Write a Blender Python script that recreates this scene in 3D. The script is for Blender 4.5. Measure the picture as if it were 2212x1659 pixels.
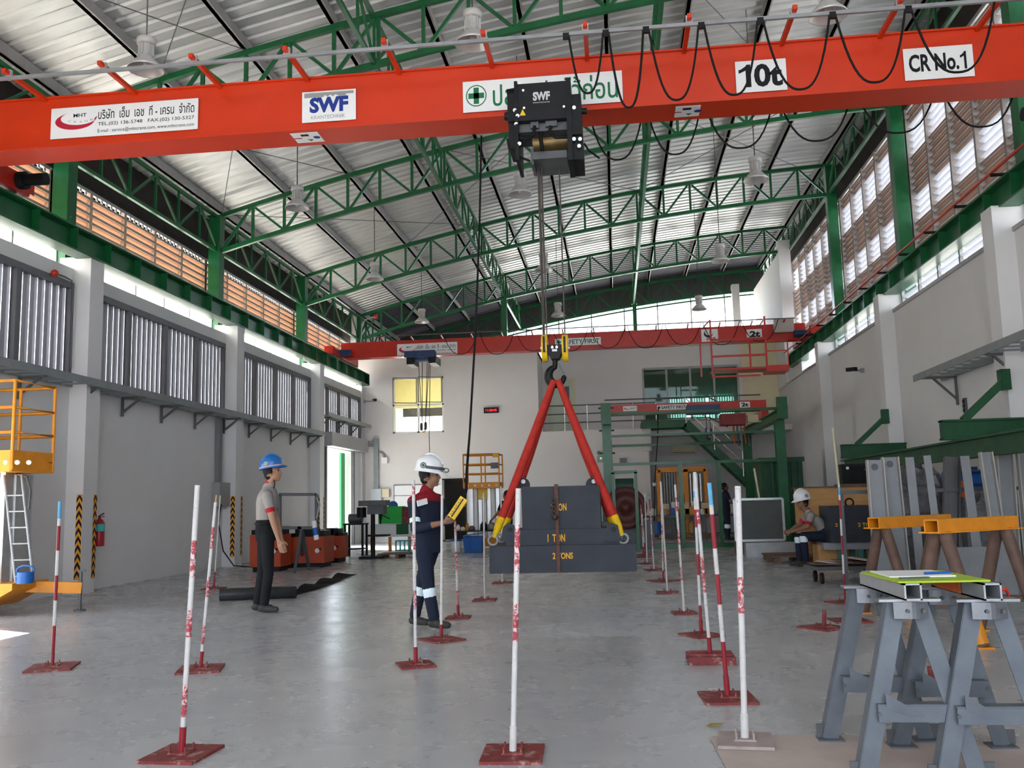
import bpy, math, random
import numpy as np
from mathutils import Vector, Matrix, Quaternion
random.seed(7)
for o in list(bpy.data.objects): bpy.data.objects.remove(o)
SC = bpy.context.scene
COL = SC.collection
# ---------------------------------------------------------------- camera
FPX = 1987.05                       # focal length in pixels of a 2212 x 1659 frame
YAW, PIT, ROL = 0.108302823, 0.127756177, -0.0245618772
CH = 1.28
CF = np.array([-math.sin(YAW)*math.cos(PIT), math.cos(YAW)*math.cos(PIT), math.sin(PIT)])
_r0 = np.array([math.cos(YAW), math.sin(YAW), 0.0]); _u0 = np.cross(_r0, CF)
CR = math.cos(ROL)*_r0 + math.sin(ROL)*_u0
CU = -math.sin(ROL)*_r0 + math.cos(ROL)*_u0
CC = np.array([0, 0, CH])
cd = bpy.data.cameras.new('camera'); cam = bpy.data.objects.new('camera', cd); COL.objects.link(cam)
cd.sensor_width = 36; cd.sensor_fit = 'HORIZONTAL'; cd.lens = FPX/2212*36
cd.clip_start = .05; cd.clip_end = 500
cam.matrix_world = Matrix(((CR[0], CU[0], -CF[0], 0), (CR[1], CU[1], -CF[1], 0), (CR[2], CU[2], -CF[2], CH), (0, 0, 0, 1)))
SC.camera = cam
def _ray(x, y): return CF + CR*(x-1106)/FPX - CU*(y-829.5)/FPX
def onZ(x, y, z=0.0):
    d = _ray(x, y); return Vector(CC + d*(z-CH)/d[2])
def onY(x, y, Y):
    d = _ray(x, y); return Vector(CC + d*Y/d[1])
def onX(x, y, X):
    d = _ray(x, y); return Vector(CC + d*X/d[0])
# ---------------------------------------------------------------- daylight
W = bpy.data.worlds.new('sky'); SC.world = W; W.use_nodes = True
nt = W.node_tree; nt.nodes.clear()
out = nt.nodes.new('ShaderNodeOutputWorld'); bg = nt.nodes.new('ShaderNodeBackground')
sk = nt.nodes.new('ShaderNodeTexSky'); sk.sky_type = 'HOSEK_WILKIE'; sk.turbidity = 6.0; sk.ground_albedo = .45
sk.sun_direction = Vector((-.60, .30, .56)).normalized()
mixn = nt.nodes.new('ShaderNodeMix'); mixn.data_type = 'RGBA'; mixn.inputs[0].default_value = .75
mixn.inputs[7].default_value = (.86, .94, 1.06, 1)
nt.links.new(sk.outputs[0], mixn.inputs[6]); nt.links.new(mixn.outputs[2], bg.inputs[0]); nt.links.new(bg.outputs[0], out.inputs[0])
bg.inputs[1].default_value = 4.2
sun = bpy.data.lights.new('sun', 'SUN'); sun.energy = 24; sun.angle = .012; sun.color = (1, .95, .86)
so = bpy.data.objects.new('sun', sun); COL.objects.link(so)
so.rotation_euler = Vector((.60, -.30, -.56)).to_track_quat('-Z', 'Y').to_euler(); so.location = (-30, 6, 30)
def portal(loc, rot, sx, sy):
    l = bpy.data.lights.new('daylight_portal', 'AREA'); l.shape = 'RECTANGLE'; l.size = sx; l.size_y = sy; l.energy = 1
    o = bpy.data.objects.new('daylight_portal', l); COL.objects.link(o); o.location = loc; o.rotation_euler = rot
    l.cycles.is_portal = True
PI = math.pi
portal((-1.5, -6.2, 3.2), (PI/2, 0, 0), 15, 6.4)
portal((-9.55, 13, 5.9), (0, -PI/2, 0), 2.6, 38)
portal((6.95, 13, 7.4), (0, PI/2, 0), 5.0, 38)
portal((1.5, 38.7, 8.2), (-PI/2, 0, 0), 9.5, 3)
portal((-9.2, 8.8, 1.6), (0, -PI/2, 0), 3.2, 4.6)
portal((-9.2, 28.8, 1.6), (0, -PI/2, 0), 3.2, 3.2)
vs = SC.view_settings
vs.view_transform = 'Standard'; vs.look = 'None'; vs.gamma = 1; vs.use_curve_mapping = False; vs.exposure = 0.90
# ---------------------------------------------------------------- materials
MATS = {}
def M(name, c, rough=.5, metal=0.0, var=.12, scale=5.0, bump=0.0, c2=None, spot=None, trans=0.0, coat=0.0, detail=5, stretch=None, emit=0):
    if name in MATS: return MATS[name]
    m = bpy.data.materials.new(name); m.use_nodes = True; MATS[name] = m
    t = m.node_tree; b = t.nodes['Principled BSDF']
    b.inputs['Roughness'].default_value = rough; b.inputs['Metallic'].default_value = metal
    b.inputs['Specular IOR Level'].default_value = .15 if (max(c) < .06 or rough >= .7) else .35
    if coat: b.inputs['Coat Weight'].default_value = coat; b.inputs['Coat Roughness'].default_value = .12
    tc = t.nodes.new('ShaderNodeTexCoord'); co = tc.outputs['Object']
    if stretch:
        mp = t.nodes.new('ShaderNodeMapping'); mp.inputs['Scale'].default_value = stretch
        t.links.new(co, mp.inputs[0]); co = mp.outputs[0]
    n = t.nodes.new('ShaderNodeTexNoise'); n.inputs['Scale'].default_value = scale; n.inputs['Detail'].default_value = detail; n.inputs['Roughness'].default_value = .62
    t.links.new(co, n.inputs['Vector'])
    r = t.nodes.new('ShaderNodeValToRGB'); r.color_ramp.elements[0].position = .3; r.color_ramp.elements[1].position = .72
    lo = c2 or tuple(x*(1-var) for x in c); hi = tuple(min(1, x*(1+var)) for x in c)
    r.color_ramp.elements[0].color = (*lo, 1); r.color_ramp.elements[1].color = (*hi, 1)
    t.links.new(n.outputs['Fac'], r.inputs[0]); col = r.outputs[0]
    if spot:                                            # worn patches: (colour, threshold, scale)
        n2 = t.nodes.new('ShaderNodeTexNoise'); n2.inputs['Scale'].default_value = spot[2]; n2.inputs['Detail'].default_value = 7; n2.inputs['Roughness'].default_value = .7
        t.links.new(co, n2.inputs['Vector'])
        r2 = t.nodes.new('ShaderNodeValToRGB'); r2.color_ramp.elements[0].position = spot[1]; r2.color_ramp.elements[1].position = spot[1]+.05
        t.links.new(n2.outputs['Fac'], r2.inputs[0])
        mx = t.nodes.new('ShaderNodeMix'); mx.data_type = 'RGBA'; mx.inputs[7].default_value = (*spot[0], 1)
        t.links.new(r2.outputs[0], mx.inputs[0]); t.links.new(col, mx.inputs[6]); col = mx.outputs[2]
    t.links.new(col, b.inputs['Base Color'])
    if bump:
        bp = t.nodes.new('ShaderNodeBump'); bp.inputs['Strength'].default_value = bump; bp.inputs['Distance'].default_value = .02
        t.links.new(n.outputs['Fac'], bp.inputs['Height']); t.links.new(bp.outputs[0], b.inputs['Normal'])
    if emit:
        b.inputs['Emission Color'].default_value = (*c, 1); b.inputs['Emission Strength'].default_value = emit
    if trans:                                           # thin sheet that lets daylight glow through
        tr = t.nodes.new('ShaderNodeBsdfTranslucent'); t.links.new(col, tr.inputs[0])
        ms = t.nodes.new('ShaderNodeMixShader'); ms.inputs[0].default_value = trans
        t.links.new(b.outputs[0], ms.inputs[1]); t.links.new(tr.outputs[0], ms.inputs[2])
        t.links.new(ms.outputs[0], t.nodes['Material Output'].inputs[0])
    return m
def glass(name, c, rough=.03, mix=.5):
    if name in MATS: return MATS[name]
    m = bpy.data.materials.new(name); m.use_nodes = True; MATS[name] = m; t = m.node_tree
    t.nodes.remove(t.nodes['Principled BSDF'])
    a = t.nodes.new('ShaderNodeBsdfTransparent'); a.inputs[0].default_value = (*c, 1)
    g = t.nodes.new('ShaderNodeBsdfGlossy'); g.inputs['Roughness'].default_value = rough; g.inputs[0].default_value = (.9, .95, .93, 1)
    ms = t.nodes.new('ShaderNodeMixShader'); fr = t.nodes.new('ShaderNodeLayerWeight'); fr.inputs[0].default_value = mix
    t.links.new(fr.outputs['Fresnel'], ms.inputs[0]); t.links.new(a.outputs[0], ms.inputs[1]); t.links.new(g.outputs[0], ms.inputs[2])
    t.links.new(ms.outputs[0], t.nodes['Material Output'].inputs[0])
    return m
WALL = M('white_plaster', (.66, .65, .645), .75, var=.035, scale=1.1, bump=.03)
BLOCK = M('back_plaster', (.68, .655, .635), .75, var=.03, scale=1.0, bump=.02)
GREEN = M('green_paint', (.006, .100, .030), .38, var=.22, scale=3, coat=.15)
GREEND = M('green_paint_dull', (.007, .065, .022), .5, var=.3, scale=4)
ORNG = M('orange_red_crane_paint', (.60, .034, .003), .42, var=.05, scale=2, coat=.08)
RED = M('red_crane_paint', (.50, .022, .010), .36, var=.1, scale=3, coat=.15)
DRED = M('dark_red_paint', (.20, .032, .030), .6, var=.25, scale=14, spot=((.33, .20, .17), .56, 16))
BLACK = M('black_steel', (.012, .012, .013), .42, var=.3, scale=9)
BLACKM = M('black_rubber', (.010, .010, .010), .65, var=.2, scale=9)
BLUE = M('blue_motor_paint', (.02, .045, .13), .4, var=.2, scale=6)
BLUEP = M('blue_plastic', (.012, .10, .36), .4, var=.12, scale=6)
SBLUE = M('sky_blue_paint', (.10, .36, .58), .5, var=.12, scale=12)
GALV = M('galvanised_sheet', (.60, .60, .595), .36, .55, var=.10, scale=2.2, stretch=(.35, 2.2, 1))
GREY = M('grey_steel', (.28, .285, .295), .5, .25, var=.16, scale=5)
GREYD = M('dark_grey_steel', (.10, .105, .11), .5, .2, var=.2, scale=5)
PURL = M('purlin_steel', (.34, .33, .32), .5, .3, var=.12, scale=3)
ALU = M('aluminium', (.62, .63, .64), .34, .7, var=.1, scale=5)
STEELB = M('bare_steel_plate', (.36, .37, .385), .45, .45, var=.18, scale=4, spot=((.26, .25, .24), .66, 9))
WEIGHT = M('dark_weight_paint', (.042, .046, .056), .55, var=.18, scale=4, spot=((.16, .055, .04), .68, 7))
YEL = M('yellow_paint', (.72, .36, .012), .42, var=.1, scale=6)
YELB = M('bright_yellow_paint', (.78, .50, .012), .45, var=.12, scale=8)
AMB = M('amber_frame_paint', (.74, .27, .012), .42, var=.12, scale=6)
WHITE = M('white_paint', (.78, .78, .77), .5, var=.04, scale=5)
POLEW = M('scuffed_white_pole_paint', (.58, .555, .535), .5, var=.08, scale=20, spot=((.30, .26, .24), .62, 36))
POLER = M('scuffed_red_pole_paint', (.38, .045, .06), .5, var=.15, scale=18, spot=((.68, .55, .54), .49, 45))
POLEM = M('maroon_pole_paint', (.27, .012, .022), .45, var=.12, scale=10)
BROWN = M('rusty_pipe', (.13, .075, .055), .6, var=.3, scale=6, spot=((.38, .15, .03), .64, 8))
WOOD = M('plywood', (.50, .27, .10), .65, var=.16, scale=2.4, stretch=(1, 6, 6))
WOODD = M('grimy_timber', (.16, .10, .07), .75, var=.25, scale=4, stretch=(1, 6, 1))
CARD = M('pinkish_cardboard', (.47, .39, .35), .85, var=.06, scale=6)
CREAM = M('cream_paint', (.70, .62, .42), .7, var=.04)
PAPER = M('white_sign_face', (.80, .80, .79), .45, var=.015)
INKK = M('black_ink', (.012, .012, .014), .5, var=.02)
INKG = M('green_ink', (.006, .15, .055), .5, var=.02)
INKB = M('blue_ink', (.010, .035, .24), .5, var=.02)
INKR = M('crimson_ink', (.45, .012, .035), .5, var=.02)
INKY = M('yellow_stencil', (.75, .36, .01), .6, var=.12, scale=30)
INKGY = M('grey_ink', (.30, .30, .30), .5, var=.02)
SLAT = M('tan_louvre_slat', (.56, .38, .27), .6, var=.07, scale=3, trans=.30)
SLATR = M('brown_louvre_slat', (.36, .22, .155), .6, var=.1, scale=3, trans=.10)
SLATW = M('white_louvre_slat', (.78, .78, .80), .5, var=.03, trans=.5)
BRASS = M('brass_drum', (.24, .16, .07), .38, .6, var=.2, scale=8)
ROPE = M('steel_wire_rope', (.085, .07, .06), .5, .3, var=.3, scale=60)
CYAN = M('reflective_tape', (.75, .88, .92), .3, var=.02)
TEAL = M('teal_plastic', (.05, .45, .42), .45, var=.05)
LIME = M('lime_clipboard', (.36, .52, .015), .45, var=.04)
GLASSC = glass('clear_glass', (.93, .96, .95), .02, .12)
GLASSG = glass('green_tinted_glass', (.42, .53, .47), .03, .25)
# ---------------------------------------------------------------- builders
WL = {}
STUFF = {'print', 'toe_board_hole', 'bolt', 'fitting', 'cooling_fin', 'button', 'stencil', 'marking', 'eave_closer', 'top_fitting', 'hose', 'loose_cable', 'connector'}
def wl(o): return WL.get(o, Vector((0, 0, 0)))
def basis(d, up=(0, 0, 1)):
    d = Vector(d).normalized(); up = Vector(up)
    if abs(d.dot(up.normalized())) > .995: up = Vector((0, 1, 0)) if abs(d.y) < .9 else Vector((1, 0, 0))
    s = d.cross(up).normalized(); return d, s, s.cross(d).normalized()
class MB:
    def __init__(s): s.v = []; s.f = []; s.m = []; s.sm = []
    def add(s, vs, fs, mi=0, smooth=False):
        k = len(s.v); s.v += [tuple(p) for p in vs]
        for f in fs: s.f.append(tuple(k+i for i in f)); s.m.append(mi); s.sm.append(smooth)
        return s
    BF = ((0, 3, 2, 1), (4, 5, 6, 7), (0, 1, 5, 4), (1, 2, 6, 5), (2, 3, 7, 6), (3, 0, 4, 7))
    def box(s, x0, x1, y0, y1, z0, z1, mi=0):
        return s.add(((x0, y0, z0), (x1, y0, z0), (x1, y1, z0), (x0, y1, z0), (x0, y0, z1), (x1, y0, z1), (x1, y1, z1), (x0, y1, z1)), MB.BF, mi)
    def obox(s, c, sx, sy, sz, rz=0, mi=0, rx=0, ry=0):
        R = Matrix.Rotation(rz, 3, 'Z') @ Matrix.Rotation(rx, 3, 'X') @ Matrix.Rotation(ry, 3, 'Y'); c = Vector(c)
        return s.add([c + R @ Vector((a*sx/2, b*sy/2, d*sz/2)) for a, b, d in ((-1, -1, -1), (1, -1, -1), (1, 1, -1), (-1, 1, -1), (-1, -1, 1), (1, -1, 1), (1, 1, 1), (-1, 1, 1))], MB.BF, mi)
    def bar(s, p, q, w, h=None, up=(0, 0, 1), mi=0):
        p = Vector(p); q = Vector(q); h = w if h is None else h
        d, a, b = basis(q-p, up); a = a*w/2; b = b*h/2
        return s.add((p-a-b, p+a-b, p+a+b, p-a+b, q-a-b, q+a-b, q+a+b, q-a+b), ((3, 2, 1, 0), (4, 5, 6, 7), (0, 1, 5, 4), (1, 2, 6, 5), (2, 3, 7, 6), (3, 0, 4, 7)), mi)
    def angle(s, p, q, w, t, up=(0, 0, 1), mi=0):          # L section
        p = Vector(p); q = Vector(q); d, a, b = basis(q-p, up)
        poly = [(0, 0), (w, 0), (w, t), (t, t), (t, w), (0, w)]
        n = 6; vs = [p+a*x+b*y for x, y in poly] + [q+a*x+b*y for x, y in poly]
        fs = [(i, (i+1) % n, n+(i+1) % n, n+i) for i in range(n)] + [(3, 2, 1, 0), (5, 4, 3, 0), (n, n+1, n+2, n+3), (n, n+3, n+4, n+5)]
        return s.add(vs, fs, mi)
    def ibeam(s, p, q, h, w, tw, tf, up=(0, 0, 1), mi=0):
        p = Vector(p); q = Vector(q); d, a, b = basis(q-p, up)
        s.bar(p, q, tw, h-2*tf, b, mi); s.bar(p+b*(h-tf)/2, q+b*(h-tf)/2, w, tf, b, mi); return s.bar(p-b*(h-tf)/2, q-b*(h-tf)/2, w, tf, b, mi)
    def tube(s, pts, r, n=8, mi=0, caps=True):
        pts = [Vector(p) for p in pts]; k = len(pts); rs = [r]*k if not isinstance(r, (list, tuple)) else r
        vs = []; pa = None
        for i in range(k):
            t = (pts[min(i+1, k-1)]-pts[max(i-1, 0)])
            if t.length < 1e-9: t = Vector((0, 0, 1))
            t.normalize()
            if pa is None: _, a, b = basis(t); b = t.cross(a)
            else:
                a = pa - t*pa.dot(t)
                if a.length < 1e-6: _, a, b = basis(t)
                a.normalize(); b = t.cross(a)
            pa = a
            for j in range(n):
                an = 2*PI*j/n; vs.append(pts[i]+(a*math.cos(an)+b*math.sin(an))*rs[i])
        fs = [(i*n+j, i*n+(j+1) % n, (i+1)*n+(j+1) % n, (i+1)*n+j) for i in range(k-1) for j in range(n)]
        s.add(vs, fs, mi, True)
        if caps: s.add(vs[:n], (tuple(range(n-1, -1, -1)),), mi); s.add(vs[-n:], (tuple(range(n)),), mi)
        return s
    def cyl(s, p, q, r, n=12, mi=0): return s.tube((p, q), r, n, mi)
    def lathe(s, prof, o=(0, 0, 0), ax=(0, 0, 1), n=20, mi=0, smooth=True):
        o = Vector(o); d, a, b = basis(ax); vs = []
        for r, t in prof:
            for j in range(n): an = 2*PI*j/n; vs.append(o+d*t+(a*math.cos(an)+b*math.sin(an))*max(r, 1e-4))
        return s.add(vs, [(i*n+j, i*n+(j+1) % n, (i+1)*n+(j+1) % n, (i+1)*n+j) for i in range(len(prof)-1) for j in range(n)], mi, smooth)
    def prism(s, poly, o, u, v, depth, mi=0):              # polygon in the (u, v) plane pushed along u x v
        o = Vector(o); u = Vector(u); v = Vector(v); w = u.cross(v).normalized()*depth; n = len(poly)
        a = [o+u*x+v*y for x, y in poly]; vs = a+[p+w for p in a]
        return s.add(vs, [tuple(range(n-1, -1, -1)), tuple(range(n, 2*n))]+[(i, (i+1) % n, n+(i+1) % n, n+i) for i in range(n)], mi)
    def ball(s, c, r, n=12, mi=0, sx=1, sy=1, sz=1):
        c = Vector(c); vs = []; k = max(4, n//2)
        for i in range(k+1):
            th = PI*i/k
            for j in range(n): an = 2*PI*j/n; vs.append(c+Vector((r*sx*math.sin(th)*math.cos(an), r*sy*math.sin(th)*math.sin(an), r*sz*math.cos(th))))
        return s.add(vs, [(i*n+j, (i+1)*n+j, (i+1)*n+(j+1) % n, i*n+(j+1) % n) for i in range(k) for j in range(n)], mi, True)
    def mesh(s, name, off=Vector((0, 0, 0)), mats=()):
        me = bpy.data.meshes.new(name)
        me.from_pydata([(p[0]-off[0], p[1]-off[1], p[2]-off[2]) for p in s.v], [], s.f)
        for m in mats: me.materials.append(m)
        me.polygons.foreach_set('material_index', s.m); me.polygons.foreach_set('use_smooth', s.sm); me.update()
        return me
    def build(s, name, mats, parent=None, loc=None):
        if not isinstance(mats, (list, tuple)): mats = [mats]
        w = Vector(loc) if loc is not None else (wl(parent) if parent else Vector((0, 0, 0)))
        o = bpy.data.objects.new(name, s.mesh(name, w, mats)); COL.objects.link(o); WL[o] = w
        if name in STUFF: o['kind'] = 'stuff'
        if parent: o.parent = parent; o.location = w-wl(parent)
        else: o.location = w
        return o
def tag(o, label=None, cat=None, group=None, kind=None):
    if label: o['label'] = label
    if cat: o['category'] = cat
    if group: o['group'] = group
    if kind: o['kind'] = kind
    return o
def thing(name, loc, label=None, cat=None, group=None, kind=None):
    o = bpy.data.objects.new(name, None); COL.objects.link(o); o.empty_display_size = .2
    o.location = loc; WL[o] = Vector(loc); return tag(o, label, cat, group, kind)
def inst(me, name, parent, loc, rot=None):
    o = bpy.data.objects.new(name, me); COL.objects.link(o); o.parent = parent; o.location = Vector(loc)-wl(parent); WL[o] = Vector(loc)
    if rot is not None: o.rotation_euler = rot
    return o
def copy_tree(o, parent=None):
    c = o.copy(); COL.objects.link(c); c.parent = parent
    for ch in list(o.children): copy_tree(ch, c)
    return c
def dup(o, loc, rz=0.0, label=None, group=None):
    c = copy_tree(o); c.location = loc; c.rotation_euler = (0, 0, rz); WL[c] = Vector(loc)
    if label: c['label'] = label
    if group: c['group'] = group
    return c
TXT = {}
def text_mesh(s, bold=0.0):
    k = (s, bold)
    if k in TXT: return TXT[k]
    cu = bpy.data.curves.new('lettering', 'FONT'); cu.body = s; cu.size = 1; cu.offset = bold; cu.resolution_u = 3
    o = bpy.data.objects.new('lettering', cu); COL.objects.link(o); bpy.context.view_layer.update()
    me = bpy.data.meshes.new_from_object(o.evaluated_get(bpy.context.evaluated_depsgraph_get()))
    bpy.data.objects.remove(o); n = len(me.vertices); a = np.empty(n*3); me.vertices.foreach_get('co', a); a = a.reshape(-1, 3)
    fs = [tuple(p.vertices) for p in me.polygons]; bpy.data.meshes.remove(me)
    TXT[k] = (a, fs); return TXT[k]
def lettering(mb, s, o, u, v, w, h, mi=0, bold=.012, fit=True):
    """text laid flat in the rectangle with corner o and unit axes u, v"""
    a, fs = text_mesh(s, bold); o = Vector(o); u = Vector(u); v = Vector(v)
    if not len(a): return mb
    lo = a.min(0); hi = a.max(0); sx = w/(hi[0]-lo[0]); sy = h/(hi[1]-lo[1])
    if not fit: sx = sy
    return mb.add([o+u*((p[0]-lo[0])*sx)+v*((p[1]-lo[1])*sy) for p in a], fs, mi)
X3 = Vector((1, 0, 0)); Y3 = Vector((0, 1, 0)); Z3 = Vector((0, 0, 1))
# ================================================================ the hall
FR = [2.2, 8.2, 14.2, 20.2, 26.2, 32.2, 38.2]                  # frames, 6 m apart
XW, XR = -8.8, 6.04                                           # inner faces of the side walls
XPL, XPR = -8.5, 5.74                                         # faces of the pillars
Y0, YB = -6.0, 31.8
def zb(x): t = x+9; return 7.3+.279*t-.00775*t*t              # bottom chord of the roof trusses
TD = .86
def zr(x): return zb(x)+TD+.27                                # roof sheet
def floor_mat():
    m = bpy.data.materials.new('polished_concrete'); m.use_nodes = True; t = m.node_tree; b = t.nodes['Principled BSDF']
    tc = t.nodes.new('ShaderNodeTexCoord'); L = t.links.new
    def noise(sc, det, rg, st=None):
        v = tc.outputs['Object']
        if st:
            mp = t.nodes.new('ShaderNodeMapping'); mp.inputs['Scale'].default_value = st[0]; mp.inputs['Rotation'].default_value = (0, 0, st[1]); L(v, mp.inputs[0]); v = mp.outputs[0]
        n = t.nodes.new('ShaderNodeTexNoise'); n.inputs['Scale'].default_value = sc; n.inputs['Detail'].default_value = det; n.inputs['Roughness'].default_value = rg
        L(v, n.inputs['Vector']); return n.outputs['Fac']
    def ramp(f, p0, c0, p1, c1):
        r = t.nodes.new('ShaderNodeValToRGB'); r.color_ramp.elements[0].position = p0; r.color_ramp.elements[1].position = p1
        r.color_ramp.elements[0].color = (*c0, 1); r.color_ramp.elements[1].color = (*c1, 1); L(f, r.inputs[0]); return r.outputs[0]
    def mul(a, c):
        x = t.nodes.new('ShaderNodeMix'); x.data_type = 'RGBA'; x.blend_type = 'MULTIPLY'; x.inputs[0].default_value = 1
        L(a, x.inputs[6]); L(c, x.inputs[7]); return x.outputs[2]
    base = ramp(noise(.55, 6, .6), .3, (.37, .375, .385), .72, (.47, .47, .475))
    sc1 = ramp(noise(2.6, 9, .72, ((1, 2.8, 1), .35)), .29, (.80, .80, .81), .43, (1, 1, 1))      # trowel and tyre scuffs
    sc2 = ramp(noise(7, 8, .75, ((2.2, .8, 1), -.5)), .29, (.78, .78, .79), .38, (1, 1, 1))
    L(mul(mul(base, sc1), sc2), b.inputs['Base Color'])
    rr = ramp(noise(1.7, 6, .65), .3, (.23, .23, .23), .75, (.33, .33, .33)); L(rr, b.inputs['Roughness'])
    bp = t.nodes.new('ShaderNodeBump'); bp.inputs['Strength'].default_value = .10; bp.inputs['Distance'].default_value = .02
    L(noise(3.2, 4, .5), bp.inputs['Height']); L(bp.outputs[0], b.inputs['Normal'])
    return m
tag(MB().box(-9.0, 6.3, Y0, 38.3, -.15, 0).build('floor', floor_mat()), 'polished grey concrete floor with dark scuffs', 'floor', kind='structure')
GND = M('sunlit_paving', (.52, .50, .46), .8, var=.08, scale=.6)
tag(MB().box(-60, 60, -50, 80, -.45, -.2).build('ground', GND), 'pale paved ground outside the hall', 'ground', kind='structure')
# ---- left wall
def struct(mb, name, mat, parent=None, **k):
    o = mb.build(name, mat, parent)
    if not parent: o['kind'] = 'structure'
    return o
w = MB()
DOORS = [(6.3, 10.9, 2.45), (27.45, 30.25, 3.1)]
y = Y0
for a, b, h in DOORS:
    w.box(XW-.2, XW, y, a, 0, 3.5); w.box(XW-.2, XW, a, b, h, 3.5) if h < 3.5 else None; y = b
w.box(XW-.2, XW, y, YB, 0, 3.5)
w.box(XW-.2, XW, Y0, YB, 5.02, 5.3)                           # ring beam under the window strip
w.box(XW-.2, XW, Y0, -4, 3.5, 5.02)
WALL_L = struct(w, 'wall_left', WALL); tag(WALL_L, 'white plastered side wall with corrugated panels and pillars', 'wall')
pil = lambda x0, x1, yc: MB().box(x0, x1, yc-.2, yc+.2, 0, 5.5)
for yc in FR[:5]: pil(-9.05, XPL, yc+.03).build('pillar', WALL, WALL_L)
pil(-9.05, XW+.06, 31.6).build('pillar', WALL, WALL_L)
WHT = M('rib_highlight', (.72, .73, .76), .4, var=.02, trans=.28)  # translucent rib crests, paled in colour for the light they catch
PANEL = M('grey_corrugated_sheet', (.40, .40, .44), .45, .35, var=.06, scale=2, stretch=(1, 1, .2))
def corrugated(y0, y1, z0, z1, x, pitch=.19):
    m = MB(); n = max(1, round((y1-y0)/pitch)); p = (y1-y0)/n
    for i in range(n):
        a = y0+i*p; q = [(a, x), (a+p*.62, x), (a+p*.70, x+.035), (a+p*.80, x+.035), (a+p*.88, x), (a+p, x)]
        for k in range(5):
            m.add(((q[k][1], q[k][0], z0), (q[k+1][1], q[k+1][0], z0), (q[k+1][1], q[k+1][0], z1), (q[k][1], q[k][0], z1)), ((0, 1, 2, 3),), 1 if k == 2 else 0)
    return m
PFR = M('grey_panel_frame', (.13, .13, .14), .5, .2, var=.1)
nb = [(-3.8, 2.0)]+[(FR[i]+.25, FR[i+1]-.2) for i in range(4)]+[(26.45, 31.35)]
for a, b in nb:
    n = 4; s = (b-a)/n
    MB().box(XW-.12, XW+.035, a, b, 4.95, 5.05).build('panel_frame', PFR, WALL_L)
    MB().box(XW-.12, XW+.02, a, b, 3.42, 3.5).build('panel_frame', PFR, WALL_L)
    for i in range(n+1): MB().box(XW-.1, XW+.02, a+i*s-.05, a+i*s+.05, 3.5, 4.95).build('panel_mullion', PFR, WALL_L)
    for i in range(n): corrugated(a+i*s+.05, a+(i+1)*s-.05, 3.5, 4.95, XW-.09).build('corrugated_panel', [PANEL, WHT], WALL_L)
MB().box(-9.3, -9.1, 31.9, 38.5, 4.5, zr(-9.2)).build('end_bay_wall', BLOCK, WALL_L)
# ---- right wall
w = MB(); w.box(XR, XR+.2, Y0, 38.3, 0, 5.14)
WALL_R = struct(w, 'wall_right', WALL); tag(WALL_R, 'plain white plastered side wall with pillars and a window strip', 'wall')
for yc in FR[:5]: pil(XPR, 6.25, yc+.03).build('pillar', WALL, WALL_R)
MB().box(XR-.03, XR+.02, Y0, 31.5, 5.09, 5.16).build('sill', PURL, WALL_R)
# tall white column and screen wall where the hall ends
MB().box(5.95, 6.35, 32.0, 32.35, 5.1, 10.1).build('pillar', WALL, WALL_R)
MB().box(6.0, 6.2, 32.35, 38.2, 5.1, 9.75).build('screen_wall', BLOCK, WALL_R)
MB().box(6.0, 6.25, 29.6, 32.0, 5.1, 6.05).build('screen_wall', WALL, WALL_R)
# ---- front wall behind the camera, with its wide open gateway
w = MB(); w.box(-9, -7.6, Y0-.2, Y0, 0, 5.6); w.box(5.0, 6.3, Y0-.2, Y0, 0, 5.6); w.box(-9.3, 6.6, Y0-.2, Y0, 5.6, 8.0)
tag(struct(w, 'wall_front', WALL), 'white front wall around a wide gateway', 'wall')
# ---- back wall: solid office block on the left, open gallery on the right
w = MB()
wx0, wx1, wz0, wz1 = -7.73, -5.9, 3.78, 5.76                   # upstairs window
dx0, dx1, dz = -5.95, -5.2, 2.1                                # dark doorway
bx0, bx1, top = -9.0, -2.55, 6.6
w.box(bx0, wx0, YB, YB+.2, 0, top); w.box(wx0, wx1, YB, YB+.2, wz1, top); w.box(wx0, dx0, YB, YB+.2, 0, wz0); w.box(dx0, wx1, YB, YB+.2, dz, wz0)
w.box(wx1, bx1, YB, YB+.2, dz, top); w.box(dx1, bx1, YB, YB+.2, 0, dz)
w.box(bx1, 1.0, YB, YB+.2, 0, 3.68)                            # solid part under the gallery
w.box(bx1-.2, bx1, YB+.2, 38, 0, top)                          # side of the block
w.box(bx0, bx1, YB+.2, 38, top-.15, top)                       # its roof
w.box(bx0, bx0+.2, YB+.2, 38, 0, top)
WALL_B = struct(w, 'wall_back', BLOCK); tag(WALL_B, 'white back wall with office window, doorway and gallery', 'wall')
MB().box(bx1, 6.1, YB+.2, 34.1, 3.5, 3.68).build('gallery_slab', BLOCK, WALL_B)
MB().box(1.0, 1.2, YB, 34.0, 0, 3.5).build('gallery_side_wall', BLOCK, WALL_B)
MB().box(1.2, 6.1, 33.9, 34.1, 0, 3.5).build('gallery_lower_wall', BLOCK, WALL_B)
MB().box(.98, 1.28, YB-.12, YB+.2, 2.9, 3.75).build('gallery_pier', BLOCK, WALL_B)
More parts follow.
